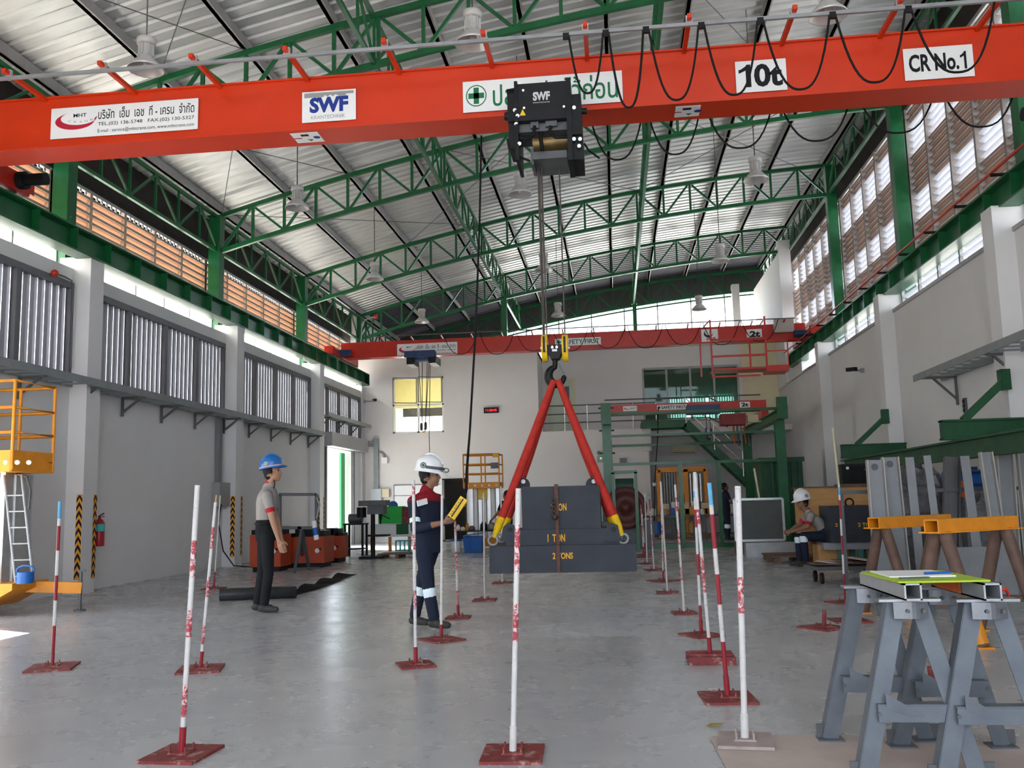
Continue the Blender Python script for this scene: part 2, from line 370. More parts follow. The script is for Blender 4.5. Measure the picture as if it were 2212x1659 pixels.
# office front on the gallery with a row of tinted windows and a door
gx0, gx1, gz0, gz1, GY = 1.17, 4.6, 4.1, 6.04, 34.0
w = MB(); w.box(bx1, gx0, GY, GY+.12, 3.68, 7.1); w.box(gx1, 6.1, GY, GY+.12, 3.68, 7.1); w.box(gx0, gx1, GY, GY+.12, gz1, 7.1); w.box(gx0, gx1, GY, GY+.12, 3.68, gz0)
w.box(bx1, 6.1, GY+.12, 37.9, 7.0, 7.1)
w.build('gallery_office_wall', BLOCK, WALL_B)
MB().box(4.75, 6.05, GY-.02, GY, 3.7, 6.9).build('cream_panel', CREAM, WALL_B)
YWALL = M('yellow_office_wall', (.80, .74, .42), .7, var=.03)
w = MB(); w.box(bx0+.2, bx1-.2, 36.3, 36.4, 5.15, top-.15); w.box(bx0+.2, bx0+.25, YB+.2, 36.3, 3.4, top-.15); w.box(bx0+.2, -8.7, 36.3, 36.4, 3.4, 5.15); w.box(-5.6, bx1-.2, 36.3, 36.4, 3.4, 5.15)
w.box(bx0+.2, bx1-.2, YB+.2, 36.4, 3.3, 3.4); w.box(bx0+.2, bx1-.2, 36.3, 36.4, 3.3, 3.75)
w.build('office_inner_wall', YWALL, WALL_B)
for x in (-7.2, -5.0): tag(MB().box(x-.6, x+.6, 34.0, 34.15, top-.22, top-.16).build('added_office_strip', M('office_fill_glow', (1, .95, .8), .5, emit=26), loc=(x, 34, top-.2)), 'added glowing fill strip on the ceiling of the upstairs office', 'lamp', 'added office fill strips')  # added unseen strips brighten the office behind its window
# end gable: dark cladding above, glazing below
CLAD = M('dark_cladding', (.075, .07, .072), .6, .1, var=.12, scale=2, stretch=(3, 1, .3))
YE = 38.45
def slope_strip(x0, x1, f0, f1, y, th, n=24):
    m = MB()
    for i in range(n):
        a = x0+(x1-x0)*i/n; b = x0+(x1-x0)*(i+1)/n
        m.add(((a, y, f0(a)), (b, y, f0(b)), (b, y, f1(b)), (a, y, f1(a)), (a, y+th, f0(a)), (b, y+th, f0(b)), (b, y+th, f1(b)), (a, y+th, f1(a))),
              ((0, 1, 2, 3), (7, 6, 5, 4), (3, 2, 6, 7), (1, 0, 4, 5)))
    return m
g = slope_strip(-9.6, 6.5, lambda x: zb(x)+.02 if x > -4.6 else 5, zr, YE, .06, 60)
for i in range(64):                                             # standing ribs of the cladding
    a = -9.4+i*.25; g.box(a, a+.04, YE-.03, YE, zb(a)+.04, zr(a)-.02)
GABLE = struct(g, 'wall_gable', CLAD); tag(GABLE, 'dark ribbed cladding of the far gable under the roof', 'wall')
WIN = 0
def window(label):
    global WIN; WIN += 1
    return thing('window_%d' % WIN, (0, 0, 0), label, 'window', kind='structure')
w6 = window('tall sloping gable glazing glowing with daylight behind the far crane')
for i in range(9):
    a = -4.9+i*1.39
    MB().box(a-.025, a+.025, YE-.02, YE+.05, 6.9, zb(a)+.05).build('mullion', PURL, w6)
for i in range(8):
    a = -4.9+i*1.39+.03; b = a+1.33
    MB().add(((a, YE+.02, 6.9), (b, YE+.02, 6.9), (b, YE+.02, zb(b)), (a, YE+.02, zb(a))), ((0, 1, 2, 3),)).build('pane', GLASSC, w6)
slope_strip(-4.9, 6.3, lambda x: zb(x)-.16, lambda x: zb(x)-.10, YE-.08, .05).build('head_rail', GREEND, w6)
MB().box(-5, 6.2, YE-.05, YE+.05, 6.8, 6.95).build('sill', BLOCK, w6)
MB().box(5.1, 5.4, 38.0, 38.35, 6.0, zb(5.2)+.3).build('white_post', BLOCK, w6)
# ---- office window on the back wall
wo = window('four light office window with two open sashes in the back wall')
mx = (wx0+wx1)/2; mz = wz0+1.0
fr = MB()
for a in (wx0+.03, mx, wx1-.03): fr.box(a-.03, a+.03, YB+.02, YB+.1, wz0, wz1)
for z in (wz0+.03, mz, wz1-.03): fr.box(wx0, wx1, YB+.02, YB+.1, z-.03, z+.03)
fr.build('window_frame', WHITE, wo)
for a in (wx0+.06, mx+.03):                                      # fixed lights below
    MB().box(a, a+.82, YB+.05, YB+.06, wz0+.06, mz-.03).build('pane', GLASSC, wo)
SASH = M('sash_bronze', (.22, .2, .15), .5, var=.05)
for hx, sgn in ((wx0+.06, 1), (mx+.05, 1)):                      # opened casements swing into the hall
    m = MB(); a0 = Vector((hx+.80, YB, 0)); dr = Vector((-.83*.93, -.83*.37, 0))
    for p, q in (((0, mz+.06), (1, mz+.06)), ((0, wz1-.03), (1, wz1-.03)), ((0, mz+.06), (0, wz1-.03)), ((1, mz+.06), (1, wz1-.03))):
        m.bar(a0+dr*p[0]+Z3*p[1], a0+dr*q[0]+Z3*q[1], .03, .03)
    s = m.build('open_sash', SASH, wo)
    p = [a0+Z3*(mz+.06), a0+dr+Z3*(mz+.06), a0+dr+Z3*(wz1-.03), a0+Z3*(wz1-.03)]
    MB().add(p, ((0, 1, 2, 3),)).build('pane', GLASSC, s)
# ---- gallery windows, tinted, with vertical blinds behind
wg = window('row of green tinted gallery office windows with vertical blinds')
fr = MB(); N4 = 4; sp = (gx1-gx0)/N4
for i in range(N4+1): fr.box(gx0+i*sp-.035, gx0+i*sp+.035, GY-.02, GY+.08, gz0, gz1)
fr.box(gx0, gx1, GY-.02, GY+.08, gz0-.04, gz0+.04); fr.box(gx0, gx1, GY-.02, GY+.08, gz1-.04, gz1+.04)
fr.build('window_frame', PURL, wg)
for i in range(N4): MB().box(gx0+i*sp+.035, gx0+(i+1)*sp-.035, GY+.03, GY+.04, gz0+.04, gz1-.04).build('pane', GLASSG, wg)
OWD = M('dim_office_interior', (.42, .46, .42), .8, var=.05)
w = MB(); w.box(bx1, 2.3, 37.8, 37.9, 3.7, 7.0); w.box(4.9, 6.1, 37.8, 37.9, 3.7, 7.0); w.box(2.3, 4.9, 37.8, 37.9, 5.35, 7.0); w.box(2.3, 4.9, 37.8, 37.9, 3.7, 4.1); w.box(.6, .7, GY+.12, 37.8, 3.7, 7); w.box(.7, 6, GY+.12, 37.8, 3.6, 3.68); w.box(5.9, 6, GY+.12, 37.8, 3.6, 7)
w.build('office_interior', OWD, wg)
bl = MB().box(-.045, .045, -.004, .004, -.65, .65).mesh('blind_slat', mats=[M('blind_fabric', (.45, .72, .70), .8, var=.03, trans=.6)])
for i in range(26):
    if i not in (7, 8, 15): inst(bl, 'blind_slat', wg, (2.32+i*.1, 37.6, 4.75), (0, 0, .5))
# gallery door
dr = thing('door_1', (0, 0, 0), 'pale green gallery door with a narrow glass light', 'door', kind='structure')
PALEG = M('pale_green_door', (.55, .60, .48), .5, var=.04)
MB().box(-2.28, -1.43, GY-.05, GY-.01, 3.68, 5.75).build('door_leaf', PALEG, dr)
MB().box(-1.72, -1.56, GY-.06, GY-.05, 4.85, 5.5).build('glass_light', GREYD, dr)
MB().box(-2.36, -1.35, GY-.03, GY, 3.68, 5.82).build('door_frame', CREAM, dr)
# dark doorway in the back wall
dk = thing('door_2', (0, 0, 0), 'open doorway to a dark room in the back wall', 'door', kind='structure')
m = MB(); m.box(dx0-.05, dx0, YB-.03, YB+.2, 0, dz+.05); m.box(dx1, dx1+.05, YB-.03, YB+.2, 0, dz+.05); m.box(dx0, dx1, YB-.03, YB+.2, dz, dz+.05); m.build('door_frame', BLACK, dk)
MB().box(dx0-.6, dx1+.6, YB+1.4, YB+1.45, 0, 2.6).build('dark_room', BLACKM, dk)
MB().box(dx0-.02, dx0+.03, YB-.45, YB-.02, .05, dz).build('door_leaf', WHITE, dk)
# ---- roof: ribbed sheet bent over the trusses, purlins below it
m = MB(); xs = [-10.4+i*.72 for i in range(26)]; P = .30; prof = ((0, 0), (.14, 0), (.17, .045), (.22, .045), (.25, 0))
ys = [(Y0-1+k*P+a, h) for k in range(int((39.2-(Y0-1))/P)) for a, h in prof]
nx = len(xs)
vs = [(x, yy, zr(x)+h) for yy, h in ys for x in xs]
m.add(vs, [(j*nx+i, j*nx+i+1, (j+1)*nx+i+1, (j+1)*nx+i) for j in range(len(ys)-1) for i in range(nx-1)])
for k, f in enumerate(m.f):                                        # darker tone for the bays at the far end
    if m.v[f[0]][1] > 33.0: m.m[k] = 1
CEIL = struct(m, 'ceiling', [GALV, M('dark_roof_tone', (.10, .10, .115), .5, .3, var=.15, scale=2)]); tag(CEIL, 'curved ribbed galvanised roof sheeting seen from below', 'roof')
NX = [-9.0+15.3*i/20 for i in range(21)]                       # truss nodes
for x in [NX[i]-.02 for i in range(0, 21, 2)]+[-9.75, 7.0]:
    z = zb(x)+TD+.06
    q = MB(); q.box(x-.035, x+.035, Y0, 38.4, z, z+.2); q.box(x-.035, x+.065, Y0, 38.4, z, z+.012); q.build('purlin', PURL, CEIL)
# sag rods between the purlins
for (x0, y0, x1, y1) in ((-9, 14.2, -5.9, 20.2), (-9, 20.2, -5.9, 14.2), (-9, 20.2, -3.7, 26.2), (-5.9, 26.2, -1.4, 20.2), (-3.7, 20.2, 1, 26.2), (1, 14.2, 4.1, 20.2), (1, 20.2, 5.6, 26.2), (5.6, 20.2, 1, 26.2), (-9, 8.2, -5.9, 14.2), (-7.5, 14.2, -3, 8.2)):
    MB().tube(((x0, y0, zb(x0)+TD+.03), (x1, y1, zb(x1)+TD+.03)), .009, 5).build('sag_rod', GREYD, CEIL)
# dark soffit boards behind the eaves
SOF = M('dark_soffit', (.045, .038, .034), .8, var=.2, scale=3)
MB().box(-9.62, -9.56, Y0, 38.4, 7.16, zr(-9.6)+.02).build('eave_board', SOF, CEIL)
MB().box(6.86, 6.92, Y0, 38.4, 9.62, zr(6.9)+.02).build('eave_board', SOF, CEIL)
# ================================================================ roof steel
def web(mb, p, q, r=.03): return mb.bar(p, q, r*2, r*2)
def truss():
    t = thing('roof_truss', (0, 0, 0), 'green lattice roof truss bowed across the hall under the sheeting', 'truss', 'cross trusses of the roof')
    for nm, dz in (('top_chord', TD), ('bottom_chord', 0)):
        m = MB()
        for a, b in zip(NX[:-1], NX[1:]): m.bar((a-.005, 0, zb(a)+dz), (b+.005, 0, zb(b)+dz), .09, .10)
        m.build(nm, GREEN, t)
    pm = MB().box(-.03, .03, -.03, .03, .04, TD-.04).mesh('web_post', mats=[GREEN])
    for i, a in enumerate(NX[1:-1], 1): inst(pm, 'web_post', t, (a, 0, zb(a)))
    for i in range(20):
        a, b = NX[i], NX[i+1]
        if i % 2 == 0: p, q = (a+.05, 0, zb(a)+.06), (b-.06, 0, zb(b)+TD-.06)
        else: p, q = (a+.06, 0, zb(a)+TD-.06), (b-.05, 0, zb(b)+.06)
        web(MB(), p, q, .027).build('web_diagonal', GREEN, t)
    return t
T0 = truss(); T0.location = (0, FR[0], 0)
TLB = ['next to the gateway wall', 'on the gateway side of the orange girder', 'just beyond the orange ten tonne girder', 'midway between the orange and the red girders', 'just before the far red girder', 'above the front of the office block', 'against the dark gable cladding']
T0['label'] = 'green bowed lattice roof truss '+TLB[0]
for k, yy in enumerate(FR[1:]): dup(T0, (0, yy, 0), 0, 'green bowed lattice roof truss '+TLB[k+1])
def lattice(x, zlo, zhi, y0, y1, label, n, r=.035):
    t = thing('lattice_girder', (x, y0, zlo), label, 'truss')
    MB().bar((x, y0, zlo), (x, y1, zlo), r*2, r*2).build('bottom_chord', GREEN, t)
    MB().bar((x, y0, zhi), (x, y1, zhi), r*2, r*2).build('top_chord', GREEN, t)
    s = (y1-y0)/n
    pm = MB().box(-.022, .022, -.022, .022, r, zhi-zlo-r).mesh('web_post', mats=[GREEN])
    for i in range(1, n): inst(pm, 'web_post', t, (x, y0+i*s, zlo))
    dm = [MB().bar((0, .02, r), (0, s-.02, zhi-zlo-r), .044, .044, up=(1, 0, 0)).mesh('web_diagonal', mats=[GREEN]), MB().bar((0, .02, zhi-zlo-r), (0, s-.02, r), .044, .044, up=(1, 0, 0)).mesh('web_diagonal', mats=[GREEN])]
    for i in range(n): inst(dm[i % 2], 'web_diagonal', t, (x, y0+i*s, zlo))
for x, lb in ((-3.72, 'green lattice girder running lengthwise under the roof, over the office block'), (1.06, 'green lattice girder running lengthwise under the roof, over the gallery pier'),
              (-9.08, 'green eaves lattice girder along the corrugated panel wall'), (6.36, 'green eaves lattice girder above the tall louvre wall')):
    lattice(x, zb(x)+.02, zb(x)+TD-.02, 2.2, 38.2, lb, 36)
def column(x, y, z0, z1, label, group, w=.27):
    t = thing('steel_column', (x, y, z0), label, 'column', group)
    m = MB(); m.box(x-w/2, x+w/2, y-w/2, y+w/2, z0, z1)
    m.build('shaft', GREEN, t)
    MB().box(x-w/2-.03, x+w/2+.03, y-w/2-.03, y+w/2+.03, z1, z1+.03).build('cap_plate', GREEN, t)
for yy in FR[:6]: column(-9.12, yy, 5.0, zb(-9)+TD-.05, 'green steel column standing above the corrugated panel wall', 'columns above the corrugated panel wall')
for yy in FR[:5]: column(6.42, yy, 5.1, zb(6.3)+TD-.05, 'green steel column standing in front of the tall louvre wall', 'columns in front of the tall louvre wall')
column(-3.72, 32.2, 6.95, zb(-3.72), 'green steel post on the roof of the office block', None, .2)
column(1.08, 37.9, 7.1, zb(1.08), 'green steel post in front of the gable glazing', None, .16)
# runway beams with stiffeners, rails
def runway(x, y1, label, sgn):
    t = thing('runway_beam', (x, Y0, 5.47), label, 'beam')
    MB().ibeam((x, Y0, 5.675), (x, y1, 5.675), .41, .30, .02, .03).build('girder', GREEN, t)
    MB().box(x-.025, x+.025, Y0, y1, 5.88, 5.93).build('rail', GREYD, t)
    sm = MB().box(0, .13, -.006, .006, -.175, .175).mesh('stiffener', mats=[GREEN])
    for i in range(int((y1-Y0)/1.0)): inst(sm, 'stiffener', t, (x+(.01 if sgn > 0 else -.14), Y0+.6+i*1.0, 5.675))
    MB().box(x-.15, x+.15, y1-.02, y1+.01, 5.47, 5.88).build('end_plate', GREENDK, t)
    return t
GREENDK = M('dark_green_plate', (.006, .03, .016), .5)
runway(-8.62, 31.42, 'green crane runway beam along the corrugated panel wall', 1)
runway(6.0, 31.0, 'green crane runway beam along the plain pillar wall', -1)
cr = thing('conductor_rail', (5.74, Y0, 5.95), 'red conductor rail on arms along the runway beam by the louvre wall', 'rail')
MB().tube(((5.74, Y0, 5.97), (5.74, 31, 5.97)), .022, 6).build('bus_bar', RED, cr)
am = MB().box(-.02, .20, -.02, .02, -.02, .02).mesh('bracket_arm', mats=[BLACK])
for i in range(24): inst(am, 'bracket_arm', cr, (5.74, Y0+.4+i*1.5, 5.93))
# ================================================================ glazing strips and louvres
for i in range(6):                                               # left strip, low panes between ring beam and runway
    a, b = ([-5.8]+[f+.14 for f in FR[:5]])[i], (FR[:5]+[31.4])[i]-.14
    t = window('low bright window strip under the runway beam over corrugated panels'); t['group'] = 'window strips over the corrugated panels'
    MB().box(-9.2, -9.12, a, b, 5.3, 5.34).build('sill', WHITE, t); MB().box(-9.2, -9.12, a, b, 5.92, 5.96).build('head', PURL, t)
    n = 5; s = (b-a)/n
    for k in range(n+1): MB().box(-9.19, -9.13, a+k*s-.02, a+k*s+.02, 5.34, 5.92).build('mullion', PURL, t)
    pm = MB().box(-.005, .005, 0, s-.04, 0, .58).mesh('pane', mats=[M('milky_polycarbonate', (.92, .93, .92), .5, var=.01, trans=.85)])
    for k in range(n): inst(pm, 'pane', t, (-9.16, a+k*s+.02, 5.34))
def lv(L, w, tilt, th=.008, lip=0):                                # one blade; lip added on its inner edge, toned to draw shade stripes
    m = MB().obox((0, L/2, 0), w, L, th, 0, 0, 0, tilt)
    if lip:
        x = lip*w/2*math.cos(tilt); z = -lip*w/2*math.sin(tilt); m.box(x-.010, x+.010, 0, L, z-.045, z+.006, 1)
    return m
for i in range(6):                                               # left upper louvres
    a, b = ([-5.8]+FR[:5])[i]+.02, (FR[:5]+[32.0])[i]-.02
    t = window('bank of tan louvre slats glowing above the runway beam'); t['group'] = 'tan louvre banks above the corrugated panel wall'
    n = 5; s = (b-a)/n; x = -9.42
    for k in range(n+1): MB().box(x-.05, x+.05, a+k*s-.045, a+k*s+.045, 5.96, 7.1).build('mullion', M('tan_louvre_frame', (.40, .30, .235), .6, var=.06), t)
    sl = lv(s-.09, .17, -1.02, .008, 1).mesh('louvre_slat', mats=[SLAT, M('tan_slat_stripe', (.34, .26, .21), .6)])
    for k in range(n):
        for j in range(7): inst(sl, 'louvre_slat', t, (x, a+k*s+.045, 6.05+j*.147))
    m = MB()                                                      # perforated closer under the eave
    for k in range(n):
        for j in range(7): yy = a+k*s+.06+j*(s-.12)/6.5; m.box(x-.01, x+.01, yy, yy+.05, 7.045, 7.10)
    m.box(x-.03, x+.03, a, b, 7.10, 7.16); m.build('eave_closer', PURL, t)
    MB().box(x-.2, x+.03, a, b, 7.16, 7.19).build('soffit', SOF, t)
for i in range(5):                                               # right strip
    a, b = ([-5.8]+[f+.25 for f in FR[:4]])[i], (FR[:5])[i]-.2
    if i == 4: pass
    t = window('low window strip with white louvres under the runway beam by the plain pillar wall'); t['group'] = 'window strips over the plain pillar wall'
    n = 5; s = (b-a)/n; x = 6.24
    for k in range(n+1): MB().box(x-.03, x+.03, a+k*s-.035, a+k*s+.035, 5.16, 5.9).build('mullion', PURL, t)
    sl = lv(s-.07, .13, .35).mesh('louvre_slat', mats=[SLATW])
    for k in range(n):
        for j in range(4): inst(sl, 'louvre_slat', t, (x+.03, a+k*s+.035, 5.22+j*.17))
for i in range(6):                                               # right tall louvres: open white bands between closed brown bands
    a, b = ([-5.8]+FR[:5])[i]+.02, (FR[:5]+[34.6])[i]-.02
    t = window('tall louvre bank of brown slat bands between bright open bands'); t['group'] = 'tall louvre banks above the plain pillar wall'
    n = 5 if i < 5 else 7; s = (b-a)/n; x = 6.72
    for k in range(n+1): MB().box(x-.10, x+.12, a+k*s-.04, a+k*s+.04, 5.9, 9.62).build('mullion', M('louvre_mullion', (.27, .235, .22), .6, var=.06), t)
    cl = lv(s-.08, .165, .86, .008, -1).mesh('closed_slat', mats=[SLATR, M('grey_slat_stripe', (.30, .26, .25), .6)]); op = lv(s-.08, .17, .25).mesh('open_slat', mats=[SLATW])
    for k in range(n):
        for j in range(25):
            z = 5.97+j*.146; o = (7.12 < z < 7.70) or (8.46 < z < 9.25)
            inst(op if o else cl, 'open_slat' if o else 'closed_slat', t, (x+.02, a+k*s+.04, z))
    MB().box(x-.06, x+.06, a, b, 9.58, 9.66).build('head', PURL, t)
# ================================================================ high bay lamps
def lamp():
    t = thing('high_bay_lamp', (0, 0, 0), 'hanging high bay lamp with a flared metal reflector under the roof', 'lamp', 'high bay lamps in rows under the roof')
    LG = M('lamp_housing', (.50, .49, .47), .5, .2, var=.05)
    MB().lathe(((.0, .45), (.118, .45), (.125, .44), (.125, .365), (.10, .355), (.0, .355)), n=20).build('gear_cap', LG, t)
    m = MB().lathe(((.088, .36), (.088, .19), (.10, .17)), n=20)
    for k in range(8): m.obox((.098*math.cos(k*PI/4), .098*math.sin(k*PI/4), .275), .02, .012, .16, k*PI/4)
    m.build('ballast_body', LG, t)
    RF = M('lamp_reflector', (.62, .60, .585), .34, .35, var=.03)
    MB().lathe(((.10, .175), (.118, .155), (.165, .105), (.222, .045), (.238, 0), (.232, .004), (.16, .098), (.11, .148), (.09, .17)), n=28).build('reflector', RF, t)
    MB().ball((0, 0, .09), .045, 10).build('bulb', WHITE, t)
    return t
L0 = lamp(); first = True
for yy, rl in ((11.2, 'just beyond the orange girder'), (17.2, 'in the second bay beyond the orange girder'), (23.2, 'in the bay before the red girder'), (29.2, 'over the far red girder')):
    for x, cl_ in ((-6.1, 'panel wall side'), (-1.62, 'middle'), (2.87, 'louvre wall side')):
        o = L0 if first else dup(L0, (x, yy, 7.2)); o.location = (x, yy, 7.2); WL[o] = Vector((x, yy, 7.2)); first = False; o['label'] = 'high bay lamp %s, %s' % (rl, cl_)
        ln = zr(x)-7.64
        c = bpy.data.objects.new('suspension_wire', MB().cyl((0, 0, .44), (0, 0, .44+ln), .009, 5).mesh('suspension_wire', mats=[GREYD])); COL.objects.link(c); c.parent = o
# ================================================================ cranes
def pbox(mb, x0, x1, y0, y1, Ya, Yb, mi=0):
    """box whose front face at depth Ya spans the photo pixels x0..x1, y0..y1"""
    xm = (x0+x1)/2; ym = (y0+y1)/2
    return mb.box(onY(x0, ym, Ya).x, onY(x1, ym, Ya).x, Ya, Yb, onY(xm, y1, Ya).z, onY(xm, y0, Ya).z, mi)
def sign(parent, name, x0, x1, y0, y1, Y, fn, mats=None, plate=PAPER):
    xm = (x0+x1)/2; ym = (y0+y1)/2
    a, b = onY(x0, ym, Y).x, onY(x1, ym, Y).x; z0, z1 = onY(xm, y1, Y).z, onY(xm, y0, Y).z
    p = MB().box(a, b, Y-.006, Y, z0, z1).build(name, plate, parent)
    m = MB(); fn(m, lambda u, v: Vector((a+(b-a)*u, Y-.008, z0+(z1-z0)*v)), b-a, z1-z0)
    m.build('print', mats or [INKK, INKG, INKB, INKR, INKGY], p)
    return p
def flat(m, pts, P, mi): m.add([P(*q) for q in pts], (tuple(range(len(pts))),), mi)
def swoosh(m, P, u0, u1, v0, v1, mi=3, n=24):                      # red crescent, tips up
    o = []; i = []
    for k in range(n+1):
        a = math.radians(118+k*(250)/n); c = .5+.5*math.cos(a); s = .5+.5*math.sin(a); o.append((u0+(u1-u0)*c, v0+(v1-v0)*s))
        c2 = .60+.46*math.cos(a); s2 = .66+.40*math.sin(a); i.append((u0+(u1-u0)*c2, v0+(v1-v0)*s2))
    for k in range(n): flat(m, (o[k], o[k+1], i[k+1], i[k]), P, mi)
def letters(m, s, P, u0, v0, u1, v1, mi=0, bold=.012):
    o = P(u0, v0); w = (P(u1, v0)-o).length; h = (P(u0, v1)-o).length; lettering(m, s, o, X3, Z3, w, h, mi, bold)
def cross(m, P, cu, cv, ru, rv, mi=1):
    flat(m, ((cu-ru, cv-rv/3), (cu+ru, cv-rv/3), (cu+ru, cv+rv/3), (cu-ru, cv+rv/3)), P, mi); flat(m, ((cu-ru/3, cv-rv), (cu+ru/3, cv-rv), (cu+ru/3, cv+rv), (cu-ru/3, cv+rv)), P, mi)
def ring(m, P, cu, cv, ru, rv, t, mi=1, n=28):
    for k in range(n):
        a, b = 2*PI*k/n, 2*PI*(k+1)/n
        flat(m, ((cu+ru*math.cos(a), cv+rv*math.sin(a)), (cu+ru*math.cos(b), cv+rv*math.sin(b)), (cu+ru*t*math.cos(b), cv+rv*t*math.sin(b)), (cu+ru*t*math.cos(a), cv+rv*t*math.sin(a))), P, mi)
def firm_plate(m, P, w, h):
    swoosh(m, P, .03, .30, .26, .82); letters(m, 'MHT', P, .155, .66, .245, .78, 0); 
    for k, ch in enumerate('CRANE'): letters(m, ch, P, .12+k*.038, .52-.05*math.sin(k/4*PI), .14+k*.038, .58-.05*math.sin(k/4*PI), 4, .004)
    letters(m, 'บริษัท  เอ็ม  เอช  ที - เครน  จำกัด', P, .325, .545, .975, .90, 0, .008)
    letters(m, 'TEL.(02) 136-5748   FAX.(02) 130-5327', P, .325, .30, .975, .445, 0, .004)
    letters(m, 'E-mail : service@mhtcrane.com, www.mhtcrane.com', P, .325, .08, .975, .225, 0, .002)
def one(m, P, u0, v0, u1, v1, mi=0, st=.42):                       # a flagged figure one
    q = lambda x, y: (u0+(u1-u0)*x, v0+(v1-v0)*y)
    flat(m, (q(1-st, 0), q(1, 0), q(1, 1), q(1-st*.75, 1), q(1-st, .93)), P, mi); flat(m, (q(0, .62), q(1-st, .74), q(1-st, .93), q(.2, .80), q(0, .78)), P, mi)
def swf_plate(m, P, w, h):
    flat(m, ((.04, .80), (.40, .80), (.42, .86), (.48, .80), (.52, .86), (.58, .80), (.62, .86), (.70, .80), (.82, .80), (.82, .86), (.96, .86), (.96, .95), (.04, .95)), P, 4)
    letters(m, 'SWF', P, .14, .29, .86, .80, 2, .05); letters(m, 'KRANTECHNIK', P, .17, .09, .80, .21, 4, .0)
def thai_plate(m, P, w, h):
    ring(m, P, .085, .52, .066, .35, .90); cross(m, P, .085, .52, .05, .265)
    letters(m, 'ปลอดภัยไว้ก่อน', P, .19, .14, .97, .92, 1, .01)
YF, YK, ZG0, ZG1 = 10.45, 10.90, 5.86, 6.545
cr1 = thing('overhead_crane', (-1.3, 10.6, 5.9), 'orange ten tonne overhead crane girder with safety signs and cable loops', 'crane')
g = MB(); g.box(-8.72, 6.06, YF+.02, YK-.02, ZG0+.02, ZG1-.02); g.box(-8.72, 6.06, YF-.02, YK+.02, ZG0, ZG0+.022); g.box(-8.72, 6.06, YF-.01, YK+.01, ZG1-.022, ZG1)
g.build('main_girder', ORNG, cr1)
for x, s in ((-8.62, 1), (6.0, -1)):                                 # end carriages on the rails
    m = MB(); m.box(x-.13, x+.13, 9.2, 12.35, 5.96, 6.24); m.box(x-.10, x+.10, 9.05, 9.2, 6.02, 6.18); m.box(x-.10, x+.10, 12.35, 12.5, 6.02, 6.18)
    e = m.build('end_carriage', RED, cr1)
    for yy in (9.45, 12.1): MB().cyl((x-.05, yy, 6.03), (x+.05, yy, 6.03), .10, 16).build('wheel', GREYD, e)
    MB().cyl((x+s*.13, 12.1, 6.12), (x+s*.55, 12.1, 6.12), .09, 14).cyl((x+s*.13, 12.1, 6.12), (x+s*.24, 12.1, 6.12), .13, 14).build('drive_motor', BLACK, e)
sign(cr1, 'sign_plate', 111, 428, 224, 290, YF, firm_plate)
sign(cr1, 'sign_plate', 653, 769, 196, 262, YF, swf_plate)
sign(cr1, 'sign_plate', 1000, 1345, 165, 232, YF, thai_plate)
sign(cr1, 'sign_plate', 1589, 1699, 130, 198, YF, lambda m, P, w, h: (one(m, P, .06, .16, .30, .88), letters(m, '0t', P, .36, .14, .92, .88, 0, .035)))
sign(cr1, 'sign_plate', 1952, 2103, 101, 170, YF, lambda m, P, w, h: (letters(m, 'CR No.', P, .07, .24, .79, .80, 0, .03), one(m, P, .81, .25, .90, .80, 0, .38)))
for a, b in ((641, 702), (1456, 1508)):                               # direction placards on the underside
    x0, x1 = onZ(a, 305 if a < 900 else 255, ZG0).x, onZ(b, 305 if a < 900 else 255, ZG0).x; z = ZG0-.006
    p = MB().box(x0, x1, YF+.06, YF+.36, z, ZG0-.001).build('direction_placard', PAPER, cr1)
    xm = (x0+x1)/2; m = MB(); d = z-.002
    m.add(((xm-.06, YF+.10, d), (xm+.04, YF+.10, d), (xm+.04, YF+.16, d), (xm-.06, YF+.16, d)), ((3, 2, 1, 0),), 0)
    m.add([(xm+.12+.045*math.cos(k*PI/6), YF+.21+.04*math.sin(k*PI/6), d) for k in range(12)], (tuple(range(11, -1, -1)),), 2)
    m.add(((xm-.02, YF+.26, d), (xm+.06, YF+.26, d), (xm+.02, YF+.32, d)), ((2, 1, 0),), 1)
    m.add(((xm-.17, YF+.20, d), (xm-.07, YF+.20, d), (xm-.07, YF+.225, d), (xm-.17, YF+.225, d)), ((3, 2, 1, 0),), 3)
    m.build('print', [INKK, INKG, INKB, INKR], p)
YT = onZ(1262, 60, 6.52).y                                             # festoon track in front of the girder
am = MB().bar((0, 0, 0), (0, YF+.02-YT+.12, 0), .05, .05).mesh('festoon_arm', mats=[ORNG])
for px, py in ((85, 205), (280, 190), (470, 180), (660, 165), (860, 150), (1063, 140), (1268, 120), (1478, 108), (1690, 90), (1905, 70), (2115, 56)):
    x = onZ(px, py, 6.52).x; a = inst(am, 'festoon_arm', cr1, (x, YT-.10, 6.515))
    MB().box(x-.035, x+.035, YT-.02, YT+.02, 6.48, 6.56).build('track_clamp', ALU, a)
MB().bar((-8.3, YT, 6.46), (5.6, YT, 6.46), .035, .04).build('festoon_track', GREY, cr1)
def loop(x0, x1, zt, zl, y, n=14, r=.013):
    pts = []
    for k in range(n+1):
        u = -1+2*k/n; pts.append((x0+(x1-x0)*k/n, y, zl+(zt-zl)*(abs(u)**2.6)))
    return MB().tube(pts, r, 6)
tx = [onY(p, 60, YT).x for p in (1222, 1308, 1395, 1515, 1643, 1800, 1965, 2160)]
lows = (250, 232, 216, 205, 193, 178, 155)
for k in range(7):
    lo = onY((1265, 1360, 1462, 1585, 1730, 1890, 2085)[k], lows[k], YT).z
    loop(tx[k]+.03, tx[k+1]-.03, 6.44, lo if k else 5.75, YT, 18).build('festoon_cable', BLACKM, cr1)
    MB().box(tx[k]-.035, tx[k]+.035, YT-.02, YT+.02, 6.40, 6.47).build('cable_carrier', BLACK, cr1)
